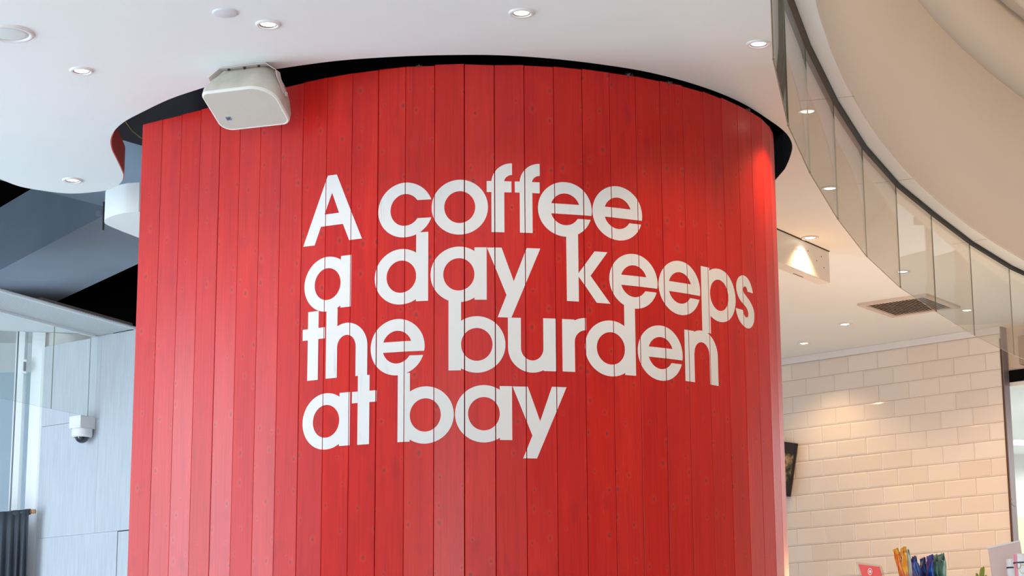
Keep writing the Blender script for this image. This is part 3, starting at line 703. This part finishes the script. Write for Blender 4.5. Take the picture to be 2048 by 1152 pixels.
# bracket: strap on the ceiling and two bent legs, in the speaker's axes
def strap(name, pts, wdir, wd, th, par, mt):
    vs = []; n = len(pts)
    for i, p in enumerate(pts):
        a = pts[max(i - 1, 0)]; b = pts[min(i + 1, n - 1)]; t = (b - a).normalized(); nr = t.cross(wdir).normalized()
        for sx, sy in ((-1, -1), (1, -1), (1, 1), (-1, 1)): vs.append(p + wdir * (sx * wd / 2) + nr * (sy * th / 2))
    fs = []
    for i in range(n - 1):
        for k in range(4): fs.append((i * 4 + k, i * 4 + (k + 1) % 4, i * 4 + 4 + (k + 1) % 4, i * 4 + 4 + k))
    fs += [(0, 1, 2, 3), tuple(4 * (n - 1) + k for k in (3, 2, 1, 0))]
    return link(name, fixn(mesh(name, vs, fs)), mt, par)
topz = ZC - fc.z - .0025
bc = -Nf * .085
hb = Vector((-gdir.x, -gdir.y, 0)) * (bc.dot(-gdir))    # horizontal shift back
hb0 = hb - Vector((gdir.x, gdir.y, 0)) * -.055
strap('bracket', [Xl * -.137 + hb + UPV * (topz - .055), Xl * -.130 + hb0 + UPV * (topz - .030), Xl * -.088 + hb0 + UPV * topz, Xl * .088 + hb0 + UPV * topz, Xl * .128 + hb0 + UPV * (topz - .03), Xl * .1335 + hb0 + UPV * (topz - .055), Xl * .134 + hb + UPV * (topz - .10)], gdir, .034, .0022, sp, M_brk)
for u_ in (-.06, .0, .055): link('screw', lathe('sc', [(0, -.005), (.004, -.004), (.0055, 0)], 12, c=tuple(Xl * u_ + hb0 + UPV * (topz - .001))), M_dark, sp)
for s_ in (-1, 1): link('pivot_knob', boxm('k', Xl * (s_ * .136) + hb + UPV * (topz - .098) * 1.0, .006, .02, .02, (Xl, gdir, UPV), .003), M_brk, sp)
link('cable', tube('c', [Xl * .0 + hb0 + UPV * (topz - .002), Xl * .004 + hb0 + UPV * (topz - .016), Xl * -.004 + hb0 * 1.1 + UPV * (topz - .03)], .003, 8), mat('navy_cable', srgb(28, 26, 50), .5), sp)

# ------------------------------------------------------------------ left background
# slate beams in the void
def beam(name, e0, e1, wvec, Hh, hh, ext0, ext1, mt, label):
    d = (e1 - e0).normalized(); a = e0 - d * ext0; b = e1 + d * ext1
    pts = [(a.x, a.y), (b.x, b.y), (b.x + wvec.x, b.y + wvec.y), (a.x + wvec.x, a.y + wvec.y)]
    o = link(name, prism(name, pts, Hh + EYE, Hh + EYE + hh), mt); structure(o); return o
E0 = at_h(0, 540, 2.7); E1 = at_h(205, 432, 2.7); F0 = at_h(105, 607, 2.7)
dE = (E1 - E0).normalized(); wv = (F0 - E0) - dE * (F0 - E0).dot(dE)
beam('ceiling_beam_long', E0, E1, wv, 2.7, .385, 1.2, 1.3, M_slate, '')
L0 = at_h(118, 388, 2.69); L1 = at_h(205, 410, 2.69); U0 = at_h(255, 281, 2.69); dL = (L1 - L0).normalized(); wv2 = (U0 - L0) - dL * (U0 - L0).dot(dL)
beam('ceiling_beam_cross', L0, L1, wv2, 2.685, .40, 2.6, 1.6, M_slate, '')
# second white ceiling raft behind the red wall
rp = [(277, 424), (250, 426), (228, 431), (213, 437), (208.5, 443), (212, 448.5), (228, 456), (250, 465), (276, 475)]
rpp = [at_h(x, y, 2.30) for x, y in rp]
rpoly = [(p.x, p.y) for p in smooth_open(rpp, 12)] + [(-1.2, 10.1), (-.6, 10.3), (-.5, 9.4), (-.9, 8.95)]
o = link('ceiling_raft', prism('raft', rpoly, 2.30 + EYE, 2.30 + EYE + .135), M_ceil); tag(o, 'small white ceiling raft with rounded edge half hidden behind the red wall', 'ceiling raft'); o['kind'] = 'thing'
rd0 = at_y(207, 411, 10.0); o = link('hanger_rod', tube('rod', [at_y(206.5, 460, 10.0), at_y(208, 408, 10.0), at_y(209, 380, 10.0) + Vector((0, 0, .3))], .005, 8), mat('olive_rod', srgb(60, 62, 48), .6)); tag(o, 'thin dark hanger rod beside the small white ceiling raft', 'rod')
o = link('pipe_clip', boxm('pc', at_y(199, 426, 10.25), .035, .03, .03, None, .004), M_slate); tag(o, 'small slate-painted pipe clip under the beam, left of the hanger rod', 'clip')
yw0 = at_y(252, 244, 8.6); yw1 = at_y(281, 275, 8.3); o = link('loose_cord', tube('cd', [yw0 + (yw0 - yw1) * .5, yw0, (yw0 + yw1) / 2 + Vector((-.003, 0, -.006)), yw1, yw1 + Vector((.05, 0, -.03))], .0028, 8), mat('yellow_cord', srgb(178, 160, 96), .7)); tag(o, 'thin yellow cord running up from the red wall into the dark void', 'cord')

# pale laminate wall
PA = Vector((-1.966, 10.5, 0)); PB = Vector((-2.5335, 10.935, 0)); pd = (PB - PA).normalized(); pn = Vector((-pd.y, pd.x, 0))
if pn.y > 0: pn = -pn
HS = 2.133 + EYE
def pw(px, py):
    q_ = on_plane(px, py, PA, pn); return (q_ - PA).dot(pd), q_.z
pwall = link('wall_laminate', prism('pl', [(q_.x, q_.y) for q_ in (PA - pd * 1.8 - pn * .02, PA + pd * .722 - pn * .02, PA + pd * .722 - pn * .14, PA - pd * 1.8 - pn * .14)], 0, HS - .002), mat('joint_shadow', srgb(78, 84, 92), .8)); tag(pwall, kind='structure')
def panel(t0_, t1_, z0, z1, g=.0015):
    c = PA + pd * ((t0_ + t1_) / 2) - pn * .0095 + UPV * ((z0 + z1) / 2)
    me = boxm('panel', c, t1_ - t0_ - 2 * g, .018, z1 - z0 - 2 * g, (pd, pn, UPV))
    add_uv(me, lambda co: ((co - PA).dot(pd) + t0_ * 3.3, co.z)); return link('panel', me, M_lam, pwall)
tS, zS = pw(160, 1069); tJ = pw(181, 700)[0]; tJ2 = pw(203, 700)[0]; tG = pw(234, 1100)[0]; tE = .722
panel(-1.8, tJ2, zS, HS - .003, .0005); panel(tJ2, tJ, pw(165, 842)[1], HS - .003, .0004); zC_ = pw(165, 842)[1]
panel(tJ + .003, tE, zC_, HS - .006); panel(tJ2, tE, zS, zC_, .0004)
panel(tG + .002, tE, 0, zS, .0006); panel(-1.8, tG - .002, 0, zS - .004)
# perforated metal soffit strip with white edge, glass baffle under it
s0 = at_h(268, 658, HS - EYE); s1 = at_h(0, 583, HS - EYE); g0 = at_h(197, 672, HS - EYE); g1 = at_h(0, 620, HS - EYE)
ds = (s1 - s0).normalized(); dg = (g1 - g0).normalized()
sp_ = [s0 - ds * .9, s1 + ds * 4.5, g1 + dg * 4.5, g0 + dg * -.001, PA + pd * .1, PA - pd * .9 ]
spoly = [s0 - pd * .03, s1 + ds * 3.5, g1 + dg * 3.5, g0 + pd * .03]
me = prism('soffit', [(q_.x, q_.y) for q_ in spoly], HS, HS + .006); add_uv(me, lambda co: ((co - s0).dot(ds), (co - s0).dot(Vector((-ds.y, ds.x, 0)))))
o = link('ceiling_soffit_strip', me, M_perf); structure(o)
nS = Vector((-ds.y, ds.x, 0)); nS = nS if nS.y < 0 else -nS
o = link('trim_4', boxm('edge', s0 + ds * 2.47 + nS * .006 + UPV * .004, 5.0, .012, .014, (ds, nS, UPV)), M_frame); structure(o)
o = link('trim_5', boxm('edge', s0 + ds * .36 + nS * -.03 + UPV * .020, .72, .04, .024, (ds, nS, UPV)), mat('brown_batten', srgb(120, 104, 98), .8)); structure(o)
gb = empty('glass_smoke_baffle', tuple(g0)); tag(gb, 'clear glass pane row hanging below the perforated strip by the left window', 'glass screen')
gb.location = (0, 0, 0)
j1 = on_plane(108, 680, g0, Vector((-dg.y, dg.x, 0)))
pane('glass_pane', (g0.x, g0.y), (j1.x, j1.y), HS - .44, HS - .002, gb); pane('glass_pane', (j1.x, j1.y), tuple((j1 + dg * .9).xy), HS - .44, HS - .002, gb)
pane('glass_pane', tuple((j1 + dg * .9).xy), tuple((j1 + dg * 1.8).xy), HS - .44, HS - .002, gb)
link('channel', boxm('ch', (g0 + g1) / 2 + dg * .6 - UPV * .006, 1.9, .016, .012, (dg, Vector((-dg.y, dg.x, 0)), UPV)), M_frame, gb)
# window wall beyond
WY = 11.05
def wx(px, py=850): return at_y(px, py, WY).x
wz = at_y(0, 645, WY).z
win = empty('window_1', (0, 0, 0)); win['kind'] = 'structure'
def member(nm, xa, xb, z0, z1, mt, dy0=0, dy1=.08, par=None): return link(nm, box2(nm, (xa, WY + dy0, z0), (xb, WY + dy1, z1)), mt, par)
for a_, b_ in ((57, 83), (30, 42), (24.5, 26.5), (-40, -22), (-130, -112)): 
    m_ = member('window_frame', wx(a_), wx(b_), 0, wz, M_frame, 0, .07, win)
for a_, b_ in ((42, 57), (26.5, 30), (-22, 24.5), (-112, -40)):
    member('window_pane', wx(a_), wx(b_), 0, wz, M_glass2, .03, .036, win)
member('window_head', wx(-300), wx(90), wz, 3.56, M_frame, 0, .08, win)
ga, gb_ = g0 + UPV * .012, g1 + dg * 4.2 + UPV * .012
fr_ = Vector((wx(90) + .05, 11.12, EYE + 2.235)); fl_ = Vector((-5.6, 11.12, EYE + 2.40))
o = link('ceiling_window_bay', fixn(mesh('bay', [ga, gb_, fl_, fr_, ga + UPV * .012, gb_ + UPV * .012, fl_ + UPV * .012, fr_ + UPV * .012], [(0, 1, 2, 3), (7, 6, 5, 4), (0, 4, 5, 1), (1, 5, 6, 2), (2, 6, 7, 3), (3, 7, 4, 0)])), M_white); structure(o)
o = link('wall_eave', box2('w', (-6.3, 12.02, 3.56), (-2.70, 12.10, 3.775)), M_white); structure(o)
o = link('wall_recess', box2('w', (wx(83), WY + .02, 0), (wx(215), WY + .06, 3.44)), M_white); structure(o)
o = link('wall_back_left', box2('w', (-6.1, WY - .0, 0), (wx(-300), WY + .1, 3.6)), M_white); structure(o)
o = link('wall_window_pier', box2('w', (wx(83) , WY - .06, 0), (wx(83) + .02, WY + .05, HS)), M_frame); structure(o)
o = link('wall_neighbour', box2('w', (-7.0, 15.0, 0), (-2.9, 15.3, 7.0)), mat('blue_grey_render', srgb(200, 220, 236), .8)); structure(o)
o = link('window_bracket', boxm('wb', at_y(49, 733, WY - .02), .035, .03, .075, None, .004), M_frame); tag(o, 'small white bracket fixed to the window frame by the laminate wall', 'bracket')
hk2 = boxm('h', at_y(49, 733, WY - .045), .008, .02, .05); link('bolt', hk2, M_jamb, o)
# curtain
cu = empty('curtain', (0, 0, 0)); tag(cu, 'charcoal cloth curtain gathered on a rod at the lower left corner', 'curtain')
CY = 10.86; r0 = at_y(66, 1023, CY); r1 = at_y(-60, 1035, CY)
rdv = (r1 - r0).normalized(); r2 = r0 + rdv * 1.1
vs = []; fs = []; n = 420; m2 = 14
for i in range(n + 1):
    u = i / n; base = r0 + rdv * (.018 + u * 1.0)
    for j in range(m2 + 1):
        v = j / m2; zd = .012 - v * 1.2
        amp = .002 + .009 * min(1, v * 4); ph = u * 170 + 1.6 * math.sin(u * 21) + 1.2 * v * math.sin(u * 9)
        off = amp * math.sin(ph) + .008 * math.sin(u * 23 + 2 * v); shx = .010 * math.sin(ph * .5 + 1) * v
        vs.append(base + Vector((shx + (.004 * v if i == 0 else 0), -.018 + off, zd)))
for i in range(n):
    for j in range(m2): k = i * (m2 + 1) + j; fs.append((k, k + 1, k + m2 + 2, k + m2 + 1))
cm = link('cloth', mesh('cloth', vs, fs, True), M_curt, cu)
so = cm.modifiers.new('t', 'SOLIDIFY'); so.thickness = .003
# gathered sleeve round the rod
pts = [r0 + rdv * (.012 + .0125 * k) for k in range(80)]
sv = []; sf = []
for i, p_ in enumerate(pts):
    rr_ = .0150 + .0012 * math.sin(i * 1.1) + .0008 * math.sin(i * .37)
    for k in range(12):
        a_ = 2 * PI * k / 12; sv.append(p_ + Vector((0, math.cos(a_) * rr_, math.sin(a_) * rr_)))
for i in range(len(pts) - 1):
    for k in range(12): sf.append((i * 12 + k, i * 12 + (k + 1) % 12, (i + 1) * 12 + (k + 1) % 12, (i + 1) * 12 + k))
link('sleeve', fixn(mesh('sleeve', sv, sf, True)), M_curt, cu)
link('curtain_rod', tube('rod', [r0 - rdv * .012, r0 + rdv * 1.1], .010, 12), M_wood, cu)
kn = lathe('kn', [(0, -.004), (.009, -.003), (.0125, .002), (.010, .007), (.013, .012), (.009, .018), (.008, .024)], 16)
ko = link('finial', kn, M_wood, cu); ko.rotation_euler = rdv.to_track_quat('Z', 'Y').to_euler(); ko.location = r0 - rdv * .012

# dome camera on the laminate wall
tc_, zc_ = pw(178, 842)
cq = PA + pd * tc_ + UPV * zc_
bw, bd_, bh = .090, .105, .064
cb = cq + pn * bd_ / 2
cb = on_plane(161, 842, PA + pn * bd_ , pn); cb = cb + pd * (bw / 2) - pn * (bd_ / 2)
cc_ = empty('dome_camera', tuple(cb)); tag(cc_, 'white dome security camera under a box on the pale laminate wall', 'security camera')
M_cam = mat('camera_white_plastic', srgb(232, 230, 230), .45)
link('mount_box', boxm('mb', (0, 0, 0), bw, bd_, bh, (pd, pn, UPV), .002), M_cam, cc_)
link('housing', lathe('ho', [(0, -bh / 2), (.052, -bh / 2), (.054, -bh / 2 - .006), (.054, -bh / 2 - .034), (.0505, -bh / 2 - .043), (.040, -bh / 2 - .045)], 40), M_cam, cc_)
dome = lathe('dome', [(.0365 * math.cos(a_), -bh / 2 - .040 - .0345 * math.sin(a_)) for a_ in [PI / 2 * k / 10 for k in range(11)]], 40)
link('dome', dome, mat('smoked_dome', srgb(38, 42, 48), .08, .8), cc_)

# ------------------------------------------------------------------ framed picture tilted on the tiled wall
fp = on_plane(1601, 888, TO, TN)
ang = math.radians(12); fu = TD * math.cos(ang) - UPV * math.sin(ang); fv = TD * math.sin(ang) + UPV * math.cos(ang)
fp = fp + TN * .03; FWd, FHt = .52, .325
ctr = fp - fu * (FWd / 2) - fv * (FHt / 2)
pf = empty('picture_frame', tuple(ctr)); tag(pf, 'dark framed picture hanging crooked on the tiles, mostly behind the red wall', 'picture')
M_fr = mat('dark_wood_frame', srgb(42, 26, 18), .45)
for s_ in (-1, 1):
    link('frame_rail', boxm('fr', fu * (s_ * (FWd / 2 - .006)), .012, .016, FHt, (fu, -TN, fv), .002), M_fr, pf)
link('frame_rail', boxm('fr', fv * (FHt / 2 - .034), FWd - .024, .016, .068, (fu, -TN, fv), .002), M_fr, pf)
link('frame_rail', boxm('fr', -fv * (FHt / 2 - .008), FWd - .024, .016, .016, (fu, -TN, fv), .002), M_fr, pf)
def picture_mat():
    M = bpy.data.materials.new('picture_print'); M.use_nodes = True; nt = M.node_tree; b = nt.nodes['Principled BSDF']
    tcn = nn(nt, 'ShaderNodeTexCoord'); nz = nn(nt, 'ShaderNodeTexNoise'); nz.inputs['Scale'].default_value = 16; nt.links.new(tcn.outputs['Object'], nz.inputs['Vector'])
    cr = nn(nt, 'ShaderNodeValToRGB'); nt.links.new(nz.outputs['Fac'], cr.inputs[0]); e = cr.color_ramp.elements
    e[0].position = .42; e[0].color = srgb(40, 34, 22); e[1].position = .62; e[1].color = srgb(190, 150, 112); x = e.new(.5); x.color = srgb(96, 92, 46)
    nt.links.new(cr.outputs[0], b.inputs['Base Color']); return M
link('print', boxm('pr', (0, 0, 0) - TN * .004 if False else -TN * .004, FWd - .04, .008, FHt - .03, (fu, -TN, fv)), picture_mat(), pf)

# ------------------------------------------------------------------ display cabinet top with goods (bottom right corner)
CYY = 6.3
zcab = at_y(1850, 1185, CYY).z
cabn = empty('display_cabinet', (1.34, CYY + .12, 0)); tag(cabn, 'white tall display cabinet carrying snacks at the lower right corner', 'cabinet')
link('body', box2('cb', (-.42, -.28, 0), (.62, .28, zcab - .03)), M_white, cabn); link('cabinet_top', box2('ct', (-.44, -.30, zcab - .03), (.64, .30, zcab)), M_frame, cabn)
# red card on acrylic stand
def card(name, pix, Y0, Y1, th, mt, parent, grow=0):
    P4 = [at_y(x, y, Y0 if k in (0, 3) else Y1) for k, (x, y) in enumerate(pix)]
    n_ = (P4[1] - P4[0]).cross(P4[3] - P4[0]).normalized(); n_ = n_ if n_.y < 0 else -n_
    P4 = [p_ - parent.location for p_ in P4]
    vs = [p_ for p_ in P4] + [p_ - n_ * th for p_ in P4]
    fs = [(0, 1, 2, 3), (7, 6, 5, 4)] + [(k, k + 4, (k + 1) % 4 + 4, (k + 1) % 4) for k in range(4)]
    return link(name, fixn(mesh(name, vs, fs)), mt, parent), n_
cs_ = empty('sign_holder', tuple(at_y(1745, 1185, 6.2))); tag(cs_, 'red card with a round white emblem in a clear leaning stand', 'sign')
hd, n_ = card('acrylic_holder', [(1712, 1124), (1762, 1131), (1778, 1187), (1732, 1187)], 6.2, 6.16, .004, M_acr, cs_)
M_card = mat('red_card', srgb(224, 78, 70), .5)
rc, n_ = card('red_card', [(1716.5, 1128.5), (1759, 1133.5), (1773, 1187), (1735, 1187)], 6.192, 6.152, .001, M_card, cs_)
a0 = at_y(1716.5, 1128.5, 6.192); ux = (at_y(1759, 1133.5, 6.152) - a0).normalized(); vy = (at_y(1735, 1187, 6.192) - a0); vy = (vy - ux * vy.dot(ux)).normalized()
cen = on_plane(1741, 1143, a0, n_) + n_ * .003 - cs_.location
def ringmesh(c, r0_, r1_, ux_, vy_, n=28):
    vs = []; 
    for k in range(n):
        a_ = 2 * PI * k / n; d_ = ux_ * math.cos(a_) * .8 + vy_ * math.sin(a_) * 1.15
        vs += [c + d_ * r0_, c + d_ * r1_]
    return mesh('ring', vs, [(2 * k, 2 * k + 1, (2 * k + 3) % (2 * n), (2 * k + 2) % (2 * n)) for k in range(n)])
M_pw = mat('pale_print', srgb(246, 206, 198), .5)
link('emblem_ring', ringmesh(cen, .0072, .0092, ux, vy), M_pw, cs_)
sqr = [(-.003, -.003), (0, -.0055), (.003, -.003), (.0035, .002), (.001, .0055), (-.002, .004), (-.0035, .001)]
link('emblem', mesh('em', [cen + ux * a_ + vy * b_ for a_, b_ in sqr], [tuple(range(7))]), M_pw, cs_)

# snack packets standing in a row
def packet(px_top, px_bot, yt, yb, wpx, Y, depth, colr, lab, crump=0., dark=None, seed=0, split=None):
    """upright foil packet seen edge-on: a pillow bag with crimped top"""
    rp_ = random.Random(seed); T0 = at_y(px_top, yt, Y); Bm = at_y(px_bot, yb, Y); up = (T0 - Bm); hgt = up.length; up.normalize()
    wd = wpx / FPX * Y; sx = Vector((1, 0, 0)); sy = Vector((.0, 1, 0))
    rows = 12; cols = 20; vs = []; fs = []
    for j in range(rows + 1):
        v = j / rows
        bulge = (math.sin(PI * min(1, (1 - v) * 1.15 + .03)) ** .6 if v < 1 else .0); bulge = .45 + .55 * max(.1, bulge)
        for k in range(cols):
            a_ = 2 * PI * k / cols; rx = wd / 2 * bulge * (1 + .14 * math.sin(3 * a_ + seed + 5 * v)); ry = depth / 2 * (1 - .08 * v)
            top = (.006 + .010 * crump) * math.sin(2 * a_ + seed) if j == rows else 0
            vs.append(Bm - T0 * 0 + up * (hgt * v) + sx * (math.cos(a_) * rx + .004 * crump * math.sin(9 * v + 3 * math.sin(a_) + seed)) + sy * (math.sin(a_) * ry) + UPV * top)
    vs = [q_ - Bm for q_ in vs]
    for j in range(rows):
        for k in range(cols): fs.append((j * cols + k, j * cols + (k + 1) % cols, (j + 1) * cols + (k + 1) % cols, (j + 1) * cols + k))
    fs += [tuple(range(cols))[::-1], tuple(rows * cols + k for k in range(cols))]
    r_ = empty('snack_packet', tuple(Bm)); tag(r_, lab, 'packet', 'snack packets on the display cabinet')
    me = fixn(mesh('bag', vs, fs, True)); link('bag', me, colr, r_)
    # crimped top strip
    cv = []; nn2 = 14
    for k in range(nn2 + 1):
        t_ = k / nn2 - .5; xx = .0022 * math.sin(k * 2.1 + seed)
        for zz in (hgt - .004, hgt + .012 + .003 * math.sin(k + seed)):
            for s2 in (-1, 1): cv.append(up * zz + sy * (t_ * depth * .95) + sx * (xx + s2 * .0009))
    cf = []
    for k in range(nn2):
        b_ = 4 * k
        for (p0, p1) in ((0, 1), (1, 3), (3, 2), (2, 0)): cf.append((b_ + p0, b_ + p1, b_ + 4 + p1, b_ + 4 + p0))
    link('crimped_seal', fixn(mesh('cs', cv, cf, True)), dark or colr, r_); return r_
def foil(name, c1, c2, sc=40):
    M = bpy.data.materials.new(name); M.use_nodes = True; nt = M.node_tree; b = nt.nodes['Principled BSDF']
    tcn = nn(nt, 'ShaderNodeTexCoord'); nz = nn(nt, 'ShaderNodeTexNoise'); nz.inputs['Scale'].default_value = sc; nz.inputs['Detail'].default_value = 3; nt.links.new(tcn.outputs['Object'], nz.inputs['Vector'])
    nt.links.new(mixc(nt, maprange(nt, nz.outputs['Fac'], .42, .6, 0, 1), c1, c2), b.inputs['Base Color']); b.inputs['Roughness'].default_value = .32
    bp = nn(nt, 'ShaderNodeBump'); bp.inputs['Strength'].default_value = .5; bp.inputs['Distance'].default_value = .004; nt.links.new(nz.outputs['Fac'], bp.inputs['Height']); nt.links.new(bp.outputs[0], b.inputs['Normal']); return M
FO = foil('orange_foil', srgb(228, 132, 28), srgb(196, 84, 20)); FY = foil('yellow_foil', srgb(226, 172, 44), srgb(196, 110, 48)); FG = foil('grey_green_foil', srgb(166, 176, 158), srgb(140, 152, 134))
FB = foil('blue_foil', srgb(28, 74, 150), srgb(18, 40, 104)); FB2 = foil('bright_blue_foil', srgb(44, 92, 176), srgb(20, 50, 130)); FT = foil('teal_foil', srgb(112, 164, 150), srgb(52, 104, 94)); FT2 = foil('sea_green_foil', srgb(146, 176, 156), srgb(96, 142, 124))
FD = foil('dark_brown_foil', srgb(96, 44, 10), srgb(58, 22, 8))
packet(1793, 1812, 1107, 1186, 9, 6.17, .06, FO, 'orange snack packet, leftmost and leaning left', .5, FY, 1)
packet(1801, 1818, 1113, 1186, 6, 6.52, .06, FD, 'dark brown snack packet behind the two orange and yellow ones', .5, FO, 2)
packet(1807.5, 1817, 1103.5, 1186, 7, 6.30, .08, FY, 'yellow snack packet, tallest of the row', .4, FY, 3)
packet(1815, 1828, 1108, 1186, 9, 6.40, .07, FG, 'grey-green snack packet between the yellow and blue ones', .3, FG, 4)
packet(1829, 1842, 1122, 1186, 16, 6.22, .07, FB, 'blue snack packet beside the grey-green one, with a dark curled top', .6, mat('navy_foil', srgb(20, 24, 58), .4), 5)
packet(1846, 1850, 1125, 1186, 14, 6.32, .07, FB, 'dark blue snack packet hidden between its two blue neighbours', .8, FB, 6)
packet(1860, 1861, 1120, 1186, 14, 6.24, .08, FB2, 'bright blue snack packet touching the teal packets', .5, FB2, 7)
packet(1868, 1874, 1120, 1186, 12, 6.30, .09, FT, 'teal snack packet next to the bright blue one', .7, FT2, 8)
packet(1882, 1888, 1117, 1186, 15, 6.26, .09, FT2, 'sea-green snack packet, rightmost of the row', .7, FT, 9)
# potted green plant
pr = at_y(1962, 1186, 6.2); pl = empty('potted_plant', tuple(pr)); tag(pl, 'small green potted plant with thick leaves by the pink card', 'plant')
link('pot', lathe('pot', [(0, 0), (.022, 0), (.028, .035), (.030, .036), (.026, .034), (0, .033)], 24), mat('beige_pot', srgb(196, 160, 140), .6), pl)
Mlf = mat('leaf_green', srgb(134, 140, 30), .5)
for (tx, ty, b0) in ((1963, 1135, 0), (1953, 1146, -.004), (1967, 1133, .004), (1972, 1150, .008)):
    tp = at_y(tx, ty, 6.2) - pr; pts = [Vector((b0, 0, .03)), Vector((b0, 0, .03)) * .4 + tp * .6, tp]
    vs = []; 
    for i, (c_, w_) in enumerate(zip(smooth_open(pts, 4), [.004, .0045, .005, .0052, .005, .0045, .004, .003, .0012])):
        for a_ in range(6): vs.append(c_ + Vector((math.cos(a_ * PI / 3) * w_, math.sin(a_ * PI / 3) * w_ * .5, 0)))
    fs = []
    for i in range(8):
        for k in range(6): fs.append((i * 6 + k, i * 6 + (k + 1) % 6, i * 6 + 6 + (k + 1) % 6, i * 6 + 6 + k))
    fs.append(tuple(range(48, 54))); link('leaf', fixn(mesh('leaf', vs, fs, True)), Mlf, pl)
# pinkish translucent card
pk = empty('menu_card', tuple(at_y(2010, 1187, 6.25))); tag(pk, 'pale pink leaning menu card with a white edge, behind the striped cups', 'menu card')
card('card_face', [(1976, 1096.5), (2040, 1082), (2056, 1187), (1990, 1187)], 6.25, 6.27, .003, mat('pale_pink_card', srgb(226, 204, 204), .5), pk)
card('card_edge', [(1975, 1094.5), (2039.5, 1080), (2040.3, 1083), (1976, 1097.5)], 6.248, 6.268, .005, M_frame, pk)
# striped cups
def cup(px, pyt, rpx, Y, lab, stripe, pink, rings):
    c_ = at_y(px, pyt, Y); r0_ = rpx / FPX * Y; zb_ = zcab; h = c_.z - zb_
    e_ = empty('paper_cup', (c_.x, Y, zb_)); tag(e_, lab, 'cup', 'striped paper cups on the display cabinet')
    link('body', lathe('cup', [(0, 0), (r0_ * .9, 0), (r0_, h), (r0_ * .96, h), (r0_ * .86, .01)], 32), mat('cup_white', srgb(232, 232, 238), .5), e_)
    zs = h - (stripe - pyt) / FPX * Y
    link('stripe', lathe('st', [(r0_ * .99 + .0004, zs - .0022), (r0_ * .995 + .0006, zs + .0022)], 32), mat('cup_black', srgb(24, 24, 30), .5), e_)
    if pink:
        vs = []
        for i in range(7):
            a_ = PI + .10 + i * .10
            for z_ in (.0, h): rr_ = (r0_ * .9 + (r0_ * .1) * z_ / h) + .0005; vs.append((math.cos(a_) * rr_, math.sin(a_) * rr_, z_))
        link('pink_band', mesh('pb', vs, [(2 * q_, 2 * q_ + 2, 2 * q_ + 3, 2 * q_ + 1) for q_ in range(6)]), mat('cup_pink', srgb(216, 130, 142), .5), e_)
    for k, (dz, rr2) in enumerate(rings):
        a_ = -PI / 2 - .75 + .38 * k; c3 = Vector((math.cos(a_), math.sin(a_), 0)); t3 = Vector((-math.sin(a_), math.cos(a_), 0)); rad = r0_ * .97 + .0008
        link('ring_print', ringmesh(c3 * rad + UPV * (h - dz), rr2 * .8, rr2, t3, UPV), mat('print_grey', srgb(120, 124, 120), .5) if k % 2 == 0 else mat('print_yellow', srgb(210, 196, 130), .5), e_)
cup(2023, 1118.5, 10.5, 6.16, 'smaller white paper cup with one black stripe, left of the larger cup', 1135.5, False, [])
cup(2046, 1109, 20, 6.08, 'larger white paper cup with black stripe, pink band and ring prints at the corner', 1126, True, [(.034, .009), (.045, .012), (.03, .006)])
